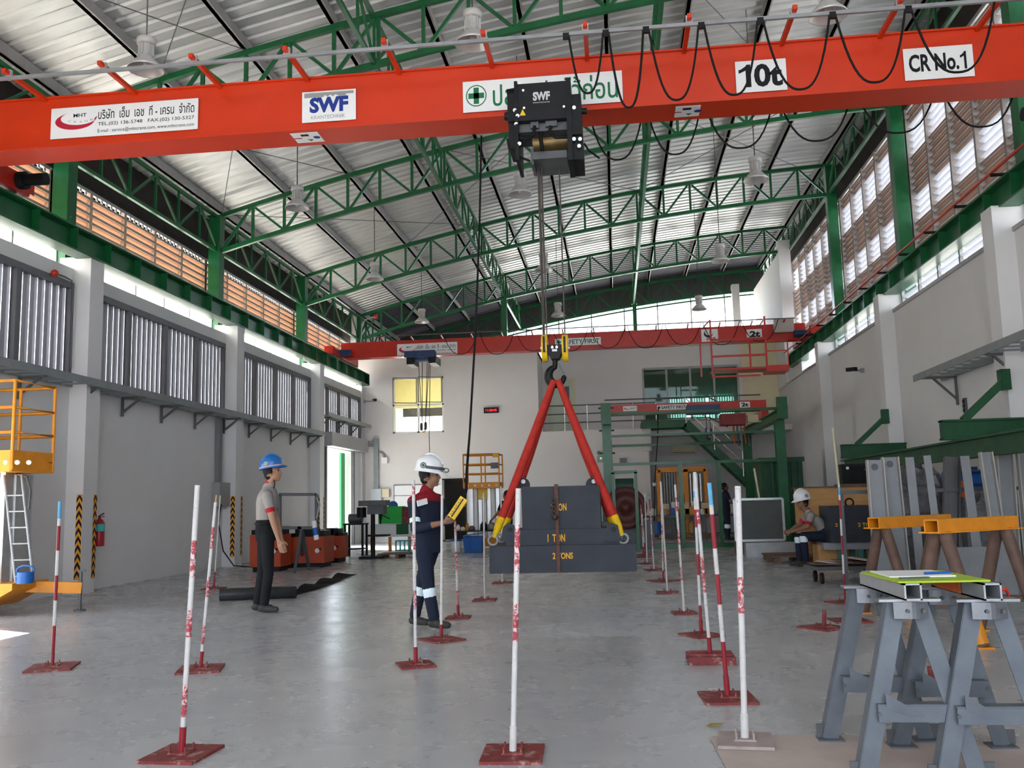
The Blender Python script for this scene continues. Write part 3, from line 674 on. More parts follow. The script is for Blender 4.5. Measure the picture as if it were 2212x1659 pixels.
bx = [onY(p, 280, 11.3).x for p in (1270, 1395, 1520, 1680, 1850, 2035, 2212)]
for k in range(6):
    lo = onY((1335, 1452, 1600, 1758, 1930, 2120)[k], (345, 334, 320, 305, 288, 274)[k], 11.3).z
    loop(bx[k], bx[k+1], 6.3, lo, 11.3, 16, .012).build('festoon_cable', BLACKM, cr1)
MB().bar((bx[0]-.2, 11.3, 6.33), (6, 11.3, 6.33), .035, .04).build('festoon_track', GREY, cr1)
# hoist trolley
ht = thing('hoist_trolley', (-.65, 10.3, 5.2), 'black electric hoist trolley hanging on the ten tonne girder', 'hoist')
YH = 9.86
b = pbox(MB(), 1114, 1229, 178, 258, YH, YH+.42).build('control_box', M('hoist_black', (.016, .016, .018), .5, var=.15, scale=8), ht)
m = MB(); xa, xb = onY(1151, 210, YH).x, onY(1188, 210, YH).x; z0, z1 = onY(1169, 217, YH).z, onY(1169, 198, YH).z
lettering(m, 'SWF', (xa, YH-.003, z0), X3, Z3, xb-xa, z1-z0, 0, .05); lettering(m, 'KRANTECHNIK', (xa, YH-.003, z0-.03), X3, Z3, xb-xa, .014, 0)
m.build('print', [M('pale_ink', (.55, .55, .54), .5)], b)
m = MB(); c = onY(1129, 244, YH-.003); m.add((c+Vector((-.035, 0, -.03)), c+Vector((.035, 0, -.03)), c+Vector((0, 0, .045))), ((0, 1, 2),)); m.build('warning_triangle', YELB, b)
m = MB()
for px, py in ((1130, 195), (1132, 233), (1226, 188), (1218, 230)): m.cyl(onY(px, py, YH-.012), onY(px, py, YH+.01), .014, 10)
m.build('bolt', ALU, b)
pbox(MB(), 1112, 1119, 175, 345, YH-.02, 10.42).build('side_plate', BLACK, ht); pbox(MB(), 1224, 1235, 168, 345, YH-.02, 10.42).build('side_plate', BLACK, ht)
for q_ in ((1096, 1113, 205, 262, YH+.05, YH+.5), (1099, 1113, 262, 320, YH+.1, 10.4), (1233, 1256, 203, 290, YH, YH+.5), (1237, 1260, 290, 344, YH+.05, YH+.6)): pbox(MB(), *q_).build('trolley_frame', BLACK, ht)
m = MB(); m.cyl(onY(1114, 209, YH+.2), onY(1097, 212, YH+.2), .10, 16); m.cyl(onY(1110, 250, YH+.1), onY(1092, 252, YH+.1), .05, 12); m.cyl(onY(1256, 240, YH+.1), onY(1268, 240, YH+.1), .035, 10); m.cyl(onY(1090, 252, YH+.1), onY(1112, 252, YH+.1), .04, 10)
m.build('hoist_motor', BLACK, ht)
m = MB()
for px, py in ((1112, 238), (1118, 250), (1115, 268), (1122, 310), (1240, 300), (1253, 300), (1240, 232), (1251, 315)): m.cyl(onY(px, py, YH-.02), onY(px, py, YH+.12), .022, 8)
m.build('fitting', ALU, ht)
MB().cyl(onY(1152, 312, 10.3), onY(1226, 303, 10.3), .145, 24).build('rope_drum', BRASS, ht)
m = MB(); pbox(m, 1150, 1225, 326, 342, 10.05, 10.6); pbox(m, 1119, 1226, 258, 283, YH+.1, 10.4); pbox(m, 1147, 1153, 320, 355, 10.1, 10.5); pbox(m, 1228, 1236, 320, 352, 10.1, 10.5)
m.build('drum_frame', GREYD, ht)
m = MB(); pbox(m, 1146, 1163, 258, 276, YH+.05, YH+.3); pbox(m, 1178, 1203, 255, 272, YH+.05, YH+.3); m.build('connector', GREYD, ht)
def ppath(pts, Y): return [onY(x, y, Y) for x, y in pts]
m = MB(); m.tube(ppath(((1155, 272), (1152, 292), (1140, 300), (1122, 298)), YH+.05), .02, 6); m.tube(ppath(((1190, 272), (1186, 285), (1200, 297), (1228, 296)), YH+.05), .02, 6); m.tube(ppath(((1170, 258), (1168, 300), (1172, 325)), YH+.12), .022, 6)
m.build('hose', BLACKM, ht)
m = MB(); m.tube(ppath(((1096, 300), (1100, 322), (1120, 338), (1145, 348)), YH+.1), .014, 6).tube(ppath(((1262, 310), (1272, 325), (1295, 342)), YH+.4), .012, 6); m.build('loose_cable', BLACKM, ht)
for a, bq in ((1164, 1174), (1170, 1177), (1178, 1182), (1205, 1221)):
    p = onY(a, 330, 10.3); q = onY(bq, 742, 10.3); MB().cyl((q.x-.005, 10.3, p.z), q, .0085, 6).build('wire_rope', ROPE, ht)
# hook block with its load
hb = thing('hook_block', onY(1200, 750, 10.3), 'hook block with two yellow sheave guards carrying red slings', 'hook')
for px in (1177, 1221):
    c = onY(px, 752, 10.3); m = MB()
    poly = [(.065*0+.145*math.cos(a), .155*math.sin(a)) for a in [k*PI/12 for k in range(24)]]
    m.prism(poly, c-X3*.032, Y3, Z3, .064); s = m.build('sheave_guard', YELB, hb)
    MB().box(c.x-.012, c.x+.012, c.y-.152, c.y-.135, c.z-.07, c.z+.11).build('rope_slot', BLACK, s)
    MB().cyl(c-X3*.05, c+X3*.05, .02, 10).build('axle', ALU, s)
c = onY(1199, 758, 10.3)
MB().prism([(-.085, .06), (-.085, -.02), (-.045, -.10), (.045, -.10), (.085, -.02), (.085, .06)], c+Vector((0, -.09, 0)), X3, Z3, -.18).build('block_body', BLACK, hb)
MB().box(c.x-.028, c.x+.028, c.y-.095, c.y-.09, c.z-.02, c.z+.005).build('label', WHITE, hb)
m = MB()
for dx in (-.025, .025): m.prism([(-.013, 0), (.013, 0), (.013, .02), (0, .034), (-.013, .02)], c+Vector((dx, -.094, .015)), X3, Z3, -.004)
m.build('marking', ALU, hb)
hk = []
for k in range(22):
    u = k/21; a = math.radians(100+u*262)
    hk.append((c.x+.0+.088*math.cos(a)+.006, c.z-.285+.098*math.sin(a)))
pts = [Vector((c.x, 10.3, c.z-.10)), Vector((c.x-.005, 10.3, c.z-.15))]+[Vector((x, 10.3, z)) for x, z in hk]
rs = [.030, .030]+[.030+.022*math.sin(PI*min(1, k/21*1.15)) for k in range(21)]+[.012]
MB().tube(pts, rs, 12).build('hook', BLACK, hb)
MB().bar(Vector((c.x+.03, 10.3, c.z-.15)), Vector((c.x+.09, 10.3, c.z-.255)), .03, .02).build('safety_latch', GREYD, hb)
HK = Vector((c.x, 10.3, c.z-.375))
SLR = M('red_sling_sleeve', (.42, .03, .022), .7, var=.18, scale=14, bump=.2)
SLY = M('yellow_sling_eye', (.72, .45, .012), .7, var=.15, scale=18, bump=.2)
for i, (px, py, Y, w) in enumerate(((1082, 1122, 9.95, 'near'), (1098, 1120, 10.7, 'far'), (1328, 1118, 9.95, 'near'), (1318, 1118, 10.7, 'far'))):
    e = onY(px, py, Y); lf = px < 1200
    top = HK+Vector((-.025 if lf else .025, -.03 if Y < 10.3 else .04, .03))
    t = thing('lifting_sling', e, 'red sleeved sling at the %s edge of the hanging weights, on the %s' % ('front' if Y < 10.3 else 'rear', 'office block side' if lf else 'green gantry side'), 'sling')
    mid = top.lerp(e, .5)+Vector((.0, 0, -.015))
    MB().tube((top, mid, e), [.036, .047, .044], 10).build('sleeve', SLR, t)
    d = (e-top).normalized(); q = e+d*.21
    MB().tube((e-d*.02, e+d*.09, q), [.045, .042, .022], 10).build('sling_eye', SLY, t)
    MB().tube([q+d*.03+Vector((.05*math.cos(a), .0, .05*math.sin(a))) for a in [k*PI/6 for k in range(13)]], .014, 6).build('shackle', GREY, t)
def weight(name, x0, x1, y0, y1, Ya, Yb, label, txt):
    t = thing(name, onY((x0+x1)/2, y1, Ya), label, 'weight')
    b = pbox(MB(), x0, x1, y0, y1, Ya, Yb).build('steel_block', WEIGHT, t)
    s, u0, u1, v0, v1 = txt
    a = onY(u0, v1, Ya-.004); e = onY(u1, v1, Ya-.004); f = onY(u0, v0, Ya-.004); m = MB()
    lettering(m, s, a, X3, Z3, e.x-a.x, f.z-a.z, 0, .03); m.build('stencil', INKY, t)
    return t
w1 = weight('test_weight', 1057, 1375, 1178, 1237, 9.82, 10.82, 'lowest dark steel test weight of the hanging stack stencilled 2 TONS', ('2 TONS', 1194, 1238, 1194, 1208))
w2 = weight('test_weight', 1092, 1342, 1143, 1177, 9.9, 10.74, 'middle dark steel test weight of the hanging stack stencilled 1 TON', ('1  TON', 1183, 1221, 1154, 1171))
w3 = weight('test_weight', 1127, 1297, 1050, 1143, 9.97, 10.67, 'topmost dark steel test weight of the hanging stack with two lifting eyes', ('2 TON', 1190, 1224, 1088, 1104))
for px, s in ((1098, 1), (1322, -1)):                                   # lifting lugs
    a = onY(px, 1170, 9.88); m = MB().prism([(-.09, 0), (.09, 0), (.07, .17), (.0, .20), (-.05, .16)], a, X3, Z3, -.02); lg = m.build('lifting_lug', WEIGHT, w2)
    MB().cyl(a+Vector((.02, -.025, .13)), a+Vector((.02, .0, .13)), .022, 12).build('pin_hole', BLACK, lg)
for px in (1129, 1281):
    a = onY(px, 1052, 10.2); m = MB(); pl = [(-.08, 0)]+[(.08*math.cos(PI-k*PI/10), .02+.085*math.sin(k*PI/10)) for k in range(11)]+[(.08, 0)]
    m.prism(pl, a, X3, Z3, -.03); e = m.build('lifting_eye', WEIGHT, w3); MB().cyl(a+Vector((.01, -.032, .06)), a+Vector((.01, .002, .06)), .024, 12).build('eye_hole', WHITE, e)
a, b = onY(1197, 1046, 9.93), onY(1206, 1236, 9.80); RUST = M('rusty_bar', (.12, .06, .045), .7, var=.3, scale=20)
MB().bar(Vector((a.x+.02, 9.94, a.z)), Vector((a.x+.02, 9.94, onY(1200, 1143, 9.94).z)), .04, .02).build('tie_bar', RUST, w3)
MB().bar(Vector((a.x+.025, 9.87, onY(1200, 1143, 9.87).z)), Vector((a.x+.025, 9.87, onY(1200, 1177, 9.87).z)), .035, .02).build('tie_bar', RUST, w2)
MB().bar(Vector((a.x+.03, 9.80, onY(1200, 1178, 9.8).z)), Vector((a.x+.03, 9.80, b.z)), .035, .015).build('tie_bar', RUST, w1)
m = MB()
for k in range(4):
    cc = onY(1196, 1082+k*9, 9.90); m.tube([cc+Vector((.018*math.cos(q), .012*(k % 2)*math.sin(q), .028*math.sin(q))) for q in [j*PI/5 for j in range(11)]], .009, 5)
m.ball(onY(1199, 1117, 9.88), .032, 10); m.build('chain', M('greasy_chain', (.06, .05, .04), .5, .4, var=.3, scale=30), w3)
# pendant control held by the operator
pd = thing('pendant_control', onY(995, 1090, 9.55), 'yellow push button pendant on a long black cable in the hands of the operator', 'controller')
p0, p1 = onY(975, 1118, 9.45), onY(1003, 1076, 9.45)
m = MB(); m.bar(p0, p1, .085, .05, up=(0, 1, 0)); m.build('handset', YELB, pd)
d = (p1-p0).normalized(); side = d.cross(Y3).normalized()
MB().bar(p0+d*.01-Y3*.027, p1-d*.01-Y3*.027, .012, .01, up=(0, 1, 0)).build('button_strip', BLACK, pd)
m = MB()
for k in range(6): m.cyl(p0+d*(.03+k*.035)-Y3*.025+side*.022, p0+d*(.03+k*.035)-Y3*.034+side*.022, .009, 8)
m.build('button', M('amber_button', (.5, .25, .01), .4), pd)
MB().tube((p1, onY(1007, 1058, 9.5), onY(1008, 1020, 9.7), onY(1015, 930, 10.0), onY(1028, 700, 10.5), onY(1036, 480, 11.0), Vector((onY(1040, 300, 11.2).x, 11.2, 5.95))), [.018, .016, .015, .013, .013, .013, .013], 8).build('cable', BLACKM, pd)
# ================================================================ far two tonne crane
YC = 28.5
cr2 = thing('overhead_crane', (-1.4, YC, 5.95), 'red two tonne overhead crane girder with maintenance basket near the back wall', 'crane')
zt, zl = 6.50, 5.99
g = MB(); g.box(-8.62, 5.95, YC+.01, YC+.34, zl+.015, zt-.015); g.box(-8.62, 5.95, YC-.03, YC+.38, zl, zl+.018); g.box(-8.62, 5.95, YC-.01, YC+.36, zt-.018, zt)
g.build('main_girder', RED, cr2)
for x, s in ((-8.62, 1), (5.98, -1)):
    e = MB().box(x-.12, x+.12, YC-1.2, YC+1.6, 5.95, 6.17).build('end_carriage', RED, cr2)
    MB().box(x-.14, x+.14, YC-1.28, YC-1.1, 5.95, 6.2).build('buffer', RED, e)
    MB().cyl((x+s*.1, YC-.45, 6.10), (x+s*.46, YC-.45, 6.10), .11, 14).build('drive_motor', BLUE, e)
sign(cr2, 'sign_plate', 858, 988, 741, 768, YC, firm_plate)
sign(cr2, 'sign_plate', 1199, 1298, 730, 746, YC, lambda m, P, w, h: (cross(m, P, .08, .5, .05, .36), letters(m, 'SAFETY FIRST', P, .15, .20, .97, .82, 1, .02)))
sign(cr2, 'sign_plate', 1515, 1551, 711, 738, YC, lambda m, P, w, h: (swoosh(m, P, .15, .7, .35, .9, 0), letters(m, 'SWF', P, .3, .12, .85, .34, 3, .04)))
sign(cr2, 'sign_plate', 1613, 1646, 711, 732, YC, lambda m, P, w, h: letters(m, '2t', P, .2, .18, .88, .82, 0, .05))
MB().bar((-7.4, YC-.35, zt+.10), (5.6, YC-.35, zt+.10), .03, .03).build('festoon_track', GREYD, cr2)
for k in range(14):
    x = -7.2+k*.96; MB().bar((x, YC-.40, zt+.05), (x, YC+.05, zt-.02), .04, .04).build('festoon_arm', RED, cr2)
for k in range(9):
    x = -5.2+k*1.15; loop(x, x+1.1, zt+.08, zl-.07-.05*(k % 2), YC-.35, 12, .012).build('festoon_cable', BLACKM, cr2)
# maintenance basket
bk = MB(); xa, xb = onY(1537, 760, YC-.9).x, onY(1655, 760, YC-.9).x; xc = onY(1702, 760, YC-.9).x
zf = onY(1600, 796, YC-.9).z; zm = onY(1600, 768, YC-.9).z
def post(x, y, z0, z1): bk.bar((x, y, z0), (x, y, z1), .05, .05, up=(1, 0, 0))
zu = onY(1533, 692, YC-.9).z
post(xa, YC-.9, zf-.25, zu); post(xb, YC-.9, zf-.1, zu+.05); post(xa-.25, YC-.1, zf-.1, zl); post(xb-.35, YC-.1, zf, zl)
for z in (zf, zm, zm+.5): bk.bar((xa, YC-.9, z), (xb, YC-.9, z), .05, .06)
for z in (zf, zm+.1, zm+.4): bk.bar((xb, YC-.9, z), (xc, YC-.9, z), .03, .03)
bk.bar((xa, YC-.9, zf-.22), (xb-.2, YC-.9, zf-.22), .05, .05); bk.box(xb, xc, YC-.95, YC-.1, zf-.12, zf+.06); bk.bar((xc, YC-.9, zf), (xc, YC-.9, zm+.45), .03, .03)
bk.bar((xa, YC-.9, zu), (xa-.12, YC-.1, zt), .04, .04); bk.bar((xb, YC-.9, zu), (xb, YC-.1, zt), .04, .04); bk.box(xa, xb, YC-.9, YC-.1, zf-.03, zf)
bk.build('maintenance_basket', RED, cr2)
pbox(MB(), 1672, 1715, 688, 717, YC-.2, YC-.02).build('control_cabinet', M('beige_cabinet', (.42, .38, .34), .5, var=.04), cr2)
h2 = thing('hoist_trolley', onY(907, 770, YC-.1), 'dark blue two tonne hoist trolley under the far red girder', 'hoist')
m = MB(); pbox(m, 873, 938, 757, 771, YC-.4, YC-.05); m.build('rail_frame', BLUE, h2)
pbox(MB(), 878, 893, 771, 787, YC-.35, YC+.5).build('trolley_end', BLACK, h2); pbox(MB(), 925, 941, 768, 784, YC-.35, YC+.5).build('trolley_end', BLACK, h2)
MB().cyl(onY(893, 776, YC-.1), onY(930, 774, YC-.1), .10, 16).build('rope_drum', BLUE, h2)
for a in (904, 912, 923, 927): MB().cyl(onY(a, 782, YC), onY(912 if a < 918 else 919, 915, YC), .012, 5).build('wire_rope', ROPE, h2)
h3 = thing('hook_block', onY(914, 925, YC), 'small dark hook block hanging in front of the office window', 'hook')
MB().cyl(onY(909, 922, YC), onY(912, 922, YC), .13, 14).cyl(onY(918, 920, YC), onY(921, 920, YC), .13, 14).build('sheave', BLACK, h3)
MB().tube([onY(915, 926, YC)+Vector((.0+.05*math.sin(a), 0, -.12-.055*math.cos(a)+.06)) for a in [k*PI/7-1.2 for k in range(11)]], .02, 8).build('hook', YEL, h3)
pc = thing('pendant_cable', onY(928, 980, YC), 'thin pendant cable of the far crane hanging past the office window', 'cable')
MB().tube((onY(929, 787, YC-.2), onY(927, 940, YC-.2), onY(929, 1010, YC-.2), onY(931, 1110, YC-.2)), .012, 6).build('cable', GREYD, pc)
MB().box(*(lambda p: (p.x-.04, p.x+.04, p.y-.03, p.y+.03, p.z-.22, p.z))(onY(931, 1108, YC-.2))).build('handset', YELB, pc)
# ================================================================ marker poles on steel plates
def marker(base, top, bands, label, group=None, plate=.31, rz=0.0, sleeve=None, r=.0145, pm=DRED, chan=False, stub=None, pz=0.0, sl_h=.13, ext=0.0):
    B = onZ(*base); t = thing('marker_pole', B, label, 'pole', group)
    if chan:
        m = MB(); m.obox(B+Z3*.055, .36, .30, .006, rz); m.obox(B+Vector((-.0, -.15, .03)), .36, .012, .06, 0); m.obox(B+Vector((0, .15, .03)), .36, .012, .06, 0); m.build('base_plate', pm, t); z0 = .058
        m = MB()
        for dy in (-.08, .06): m.box(B.x-.17, B.x+.17, B.y+dy, B.y+dy+.03, .058, .075)
        m.build('base_runner', pm, t)
    else:
        MB().obox(B+Z3*(.008+pz), plate, plate*1.12, .016, rz).build('base_plate', pm, t); z0 = .016+pz
        m = MB(); m.obox(B+Z3*(z0+.004), .11, .11, .008, rz); m.build('socket_flange', pm, t)
    for k in range(4) if not chan else ():
        a = rz+PI/4+k*PI/2; q = B+Vector((math.cos(a), math.sin(a), 0))*.062; MB().cyl(q+Z3*z0, q+Z3*(z0+.04), .006, 6).build('bolt', pm, t)
    if stub:
        S = onY(*stub, B.y); MB().cyl(B+Z3*z0, S, .02, 10).build('socket_stub', pm, t); return t
    T = onY(*top, B.y); d = (T-B).normalized(); L = (T-B).length
    if sleeve: MB().tube((B+Z3*z0, B+Z3*z0+d*sl_h), r*1.28, 10).build('socket_sleeve', sleeve, t)
    m = MB(); mats = []
    cuts = [0]+[b[0] for b in bands]
    for k, (f, mt) in enumerate(bands):
        if mt not in mats: mats.append(mt)
        m.tube((B+Z3*z0+d*(cuts[k]*L-z0 if k else .01), B+Z3*z0+d*(f*L-z0)), r, 10, mats.index(mt), caps=(k in (0, len(bands)-1)))
    m.build('pole', mats, t)
    if ext: MB().tube((T-d*.05, T+d*ext), r*.5, 8).build('inner_rod', WOOD, t)
    return t
PW, PR, PM_, PB = POLEW, POLER, POLEM, SBLUE
G = 'marker poles laid out along the crane course'
marker((392, 1632), (427, 1048), [(.14, PW), (.26, PR), (.43, PW), (.53, PR), (.65, PW), (.79, PR), (1, PW)], 'leaning white marker pole with worn red bands and dark red sleeve on a square plate', G, .31, -.06, POLEM)
marker((1108, 1632), (1120, 1055), [(.42, PW), (.56, PR), (.68, PW), (.86, PR), (1, PW)], 'white marker pole with two worn red bands in front of the hanging weights', G, .31, .03, POLEW)
marker((1610, 1608), (1594, 1050), [(.50, PW), (.64, PR), (1, PW)], 'white marker pole with a pale scuffed plate standing on cardboard', G, .28, -.1, POLEW, r=.0165, pm=M('scuffed_pale_plate', (.36, .29, .27), .8, var=.15, scale=12), pz=.012)
marker((113, 1443), (130, 1083), [(.25, PM_), (.40, PW), (.55, PM_), (.70, PW), (.85, PM_), (.895, PW), (1, PB)], 'maroon and white banded marker pole with sky blue tip near the yellow lift', G, .36, .35, None, .0135)
marker((433, 1447), (466, 1085), [(.15, PW), (.27, PR), (.43, PW), (.55, PR), (.72, PW), (.85, PR), (1, PW)], 'leaning white marker pole with faded red bands and a thin rod at its tip', G, .34, .3, POLEM, .0125, ext=.06)
marker((898, 1438), (893, 1037), [(.3, PW), (.4, PR), (.62, PW), (.70, PR), (.92, PW), (.97, PR), (1, PW)], 'tall pale marker pole on a dark red plate in front of the operator', G, .28, .4, POLEM, .0135)
marker((953, 1383), (955, 1070), [(1, PW)], 'plain whitish marker pole by the feet of the operator', G, .33, .75, POLEM, .0125)
marker((990, 1335), (983, 1125), [(.28, PR), (.48, PW), (.68, PR), (.88, PW), (1, PR)], 'short red and white marker pole beside the hand of the operator', G, .27, .05, POLEM, .0135)
marker((1047, 1297), (1045, 1065), [(1, PW)], 'plain cream marker pole between the operator and the hanging weights', G, .30, 0, None, .0125)
marker((1085, 1260), (1082, 1050), [(1, PW)], 'cream marker pole standing behind the hanging weights', G, .30, 0, None, .0125)
marker((1572, 1510), (1532, 1043), [(.26, PM_), (.43, PW), (.57, PM_), (.69, PW), (.85, PM_), (.895, PW), (1, PB)], 'leaning red and white marker pole with long sky blue tip', G, .33, .06, POLEM, .0145)
marker((1535, 1430), (1500, 1020), [(.36, PW), (.55, PR), (.72, PW), (.80, PR), (1, PW)], 'cream marker pole with faded red bands on a red channel base', G, .36, 0, POLEM, .0135, chan=True)
marker((1515, 1373), (1500, 1050), [(.20, PM_), (.40, PW), (.54, PM_), (.72, PW), (.84, PM_), (.92, PW), (.965, PB), (1, PW)], 'red and white banded marker pole with a small blue band near its tip', G, .30, .5, POLEM, .0135)
marker((1478, 1325), (1458, 1047), [(.25, PW), (.36, PR), (.53, PW), (.65, PR), (.79, PW), (.9, PR), (1, PW)], 'leaning cream marker pole with three worn red bands', G, .26, .1, None, .0135)
marker((1442, 1281), (1427, 1040), [(1, PW)], 'plain cream marker pole leaning beside a red and white one', G, .30, 0, None, .0125)
marker((1433, 1255), (1428, 1065), [(.12, PM_), (.22, PW), (.34, PR), (.52, PW), (.64, PR), (.78, PW), (.9, PR), (1, PW)], 'red and white marker pole with a maroon foot on a wide plate', G, .36, .6, POLEM, .0125)
FAR = 'distant marker poles'
for b, tp, bands in (((1413, 1232), (1402, 1065), [(.3, PW), (.45, PR), (.6, PW), (.8, PR), (.92, PM_), (1, PB)]), ((1398, 1218), (1393, 1066), [(1, PW)]), ((1391, 1204), (1384, 1088), [(.2, PM_), (.4, PW), (.6, PR), (.8, PW), (1, PR)]), ((1394, 1199), (1387, 1110), [(.3, PM_), (.6, PW), (.8, PR), (1, PW)])):
    marker(b, tp, bands, 'distant thin marker pole in the bunch beside the hanging weights', FAR, .32, .2, None, .0125)
marker((462, 1272), (476, 1070), [(.18, PM_), (1, PW)], 'distant pale marker pole against the corrugated panel wall', G, .30, 0, POLEM, .0115)
marker((1826, 1302), (1812, 1045), [(.24, PM_), (.40, PW), (.56, PM_), (.70, PW), (.86, PM_), (.905, PW), (.97, PB), (1, PW)], 'red and white marker pole in front of the seated man', G, .32, .5, None, .0125)
t = marker((1836, 1342), None, [], 'tilted dark red plate with a pipe stub beside another', None, .34, .1, stub=(1836, 1302)); t.name = 'pole_base'; t['category'] = 'base'
t = marker((1780, 1357), None, [], 'dark red plate with an empty pipe stub lying on open floor', None, .34, .6, stub=(1781, 1318)); t.name = 'pole_base'; t['category'] = 'base'
t = marker((2016, 1488), None, [], 'small round red base with a pipe stub behind the grey trestles', None, .16, .6, stub=(2009, 1440)); t.name = 'pole_base'; t['category'] = 'base'
def stick(a, b, Y0_, Y1_, r, label, mt=WOOD):
    p, q = onY(*a, Y0_), onY(*b, Y1_); p = q+(p-q)*(q.z/(q.z-p.z)); return tag(MB().tube((p, q), r, 8).build('stick', mt, loc=p), label, 'stick')
STK = M('pale_bamboo', (.62, .55, .38), .6, var=.1)
stick((1818, 1106), (1799, 925), 15.9, 16.2, .02, 'tall pale stick leaning against the plywood crate', STK)
stick((1655, 1160), (1629, 1012), 21.5, 22.0, .025, 'slim wooden stick leaning in front of the green tank', STK)
# ================================================================ cardboard, leaf, grey trestles, clipboard
m = MB(); c = [onZ(1534, 1596), onZ(1800, 1590), onZ(2230, 1612), onZ(2260, 1720), onZ(1600, 1720)]
m.add([(p.x, p.y, .004) for p in c]+[(p.x, p.y, .010) for p in c], ((0, 1, 2, 3, 4)[::-1], (5, 6, 7, 8, 9), (0, 1, 6, 5), (1, 2, 7, 6), (2, 3, 8, 7), (3, 4, 9, 8), (4, 0, 5, 9)))
tag(m.build('cardboard_sheet', CARD, loc=c[0]), 'flat pinkish cardboard sheet under the grey trestles', 'cardboard')
p = onZ(1543, 1571); m = MB()
LEAF = M('dry_leaf', (.26, .20, .05), .7)
pl = [(-.05, 0, .004), (-.02, -.02, .012), (.03, -.012, .008), (.055, .004, .02), (.02, .018, .010), (-.02, .016, .016)]
m.add([p+Vector(v) for v in pl]+[p+Vector(v)+Z3*.003 for v in pl], ((5, 4, 3, 2, 1, 0), (6, 7, 8, 9, 10, 11))+tuple((i, (i+1) % 6, 6+(i+1) % 6, 6+i) for i in range(6)))
tag(m.build('dry_leaf', LEAF, loc=p), 'curled dry leaf on the concrete beside the cardboard', 'leaf')
TRG = M('grey_trestle_paint', (.125, .14, .16), .5, .15, var=.16, scale=7, spot=((.30, .17, .10), .73, 16))
TRS = M('bare_bracket_steel', (.30, .31, .33), .35, .6, var=.15, scale=9)
def trestle(x, ya, yb, zt, label, dxr=0):
    t = thing('trestle', (x, (ya+yb)/2, 0), label, 'trestle')
    m = MB()
    for sx, sz in ((-1, 0), (1, 0)): m.box(x+sx*.034-.004, x+sx*.034+.004, ya-.10, yb+.02, zt, zt+.075)
    m.box(x-.038, x+.038, ya-.10, yb+.02, zt, zt+.008); m.box(x-.038, x+.038, ya-.10, yb+.02, zt+.067, zt+.075)
    m.build('top_tube', STEELB, t)
    for yy in (ya, yb):
        MB().box(x-.135, x+.135, yy-.04, yy+.04, zt-.012, zt).build('saddle_plate', TRS, t)
        br = MB(); pts = [(-.075+.15*k/8, -.018*math.sin(PI*k/8)) for k in range(9)]
        for k in range(8): br.add([(x+pts[k][0], yy-.045+pts[k][1], zt-.085), (x+pts[k+1][0], yy-.045+pts[k+1][1], zt-.085), (x+pts[k+1][0], yy-.045+pts[k+1][1], zt-.012), (x+pts[k][0], yy-.045+pts[k][1], zt-.012)], ((0, 1, 2, 3), (3, 2, 1, 0)), 0, True)
        b = br.build('leg_bracket', TRS, t)
        for dx in (-.02, .05): MB().cyl((x+dx, yy-.075, zt-.05), (x+dx, yy-.045, zt-.05), .009, 8).build('bolt', GREYD, b)
        for s in (-1, 1):
            top = Vector((x+s*.045, yy, zt-.012)); ft = Vector((x+s*.24, yy+(-.03 if yy == ya else .03), .012))
            m = MB(); d, a, bb = basis(ft-top, (0, 1, 0))
            w, th = .075, .007
            m.bar(top-Y3*0, ft, w, th, up=(0, 1, 0)); o = (d.cross(Vector((0, 1, 0)))).normalized()*(-s)
            m.bar(top+o*(-w/2)+Y3*w/2, ft+o*(-w/2)+Y3*w/2, th, w, up=(0, 1, 0))
            lg = m.build('leg', TRG, t)
            MB().box(ft.x-.065, ft.x+.065, ft.y-.05, ft.y+.06, .010, .018).build('foot_plate', TRG, lg)
            MB().box(ft.x+s*.02-.006, ft.x+s*.02+.05*s+.006, ft.y+.02, ft.y+.03, .018, .085).build('foot_gusset', GREYD, lg)
        xs = .145; m = MB(); m.bar((x-xs-.03, yy-.05, .30), (x+xs+.03, yy-.05, .30), .008, .07); m.bar((x-xs-.03, yy-.015, .337), (x+xs+.03, yy-.015, .337), .07, .008)
        cb = m.build('cross_brace', TRG, t)
        MB().prism([(-.12, .06), (.04, -.035), (-.03, -.035), (-.12, .0)], (x-.02, yy-.058, .33), X3, Z3, -.006).build('corner_gusset', TRG, cb)
        m = MB(); m.cyl((x-.17, yy-.06, .30), (x-.17, yy-.05, .30), .010, 8); m.cyl((x+.17, yy-.06, .31), (x+.17, yy-.05, .31), .010, 8); m.build('bolt', GREYD, cb)
    return t
trestle(1.307, 4.475, 5.12, .80, 'grey angle iron trestle under the hinged side of the lime clipboard')
tb = trestle(1.63, 4.43, 5.0, .80, 'grey angle iron trestle with orange paint on its top tube')
m = MB(); m.box(1.627-.041, 1.627-.039, 4.6, 4.95, .805, .872); m.build('orange_paint', M('fluorescent_orange', (.75, .14, .03), .5, var=.15, scale=10), tb)
m = MB(); m.tube(((1.69, 4.52, .80), (1.72, 4.5, .83), (1.76, 4.52, .83), (1.78, 4.55, .80)), .008, 6); m.build('strap_handle', RED, tb)
cb = thing('clipboard', (1.44, 4.68, .876), 'lime green clipboard folder with white papers and a blue pen on two trestles', 'clipboard')
MB().obox((1.44, 4.68, .880), .40, .58, .008, .03).build('board', LIME, cb)
MB().obox((1.42, 4.76, .887), .30, .34, .006, .0).build('paper', WHITE, cb)
m = MB(); m.obox((1.36, 4.52, .885), .14, .02, .012, .2); m.build('clip', GREYD, cb)
MB().tube(((1.45, 4.66, .896), (1.58, 4.69, .896)), .006, 8).build('pen', BLUEP, cb)
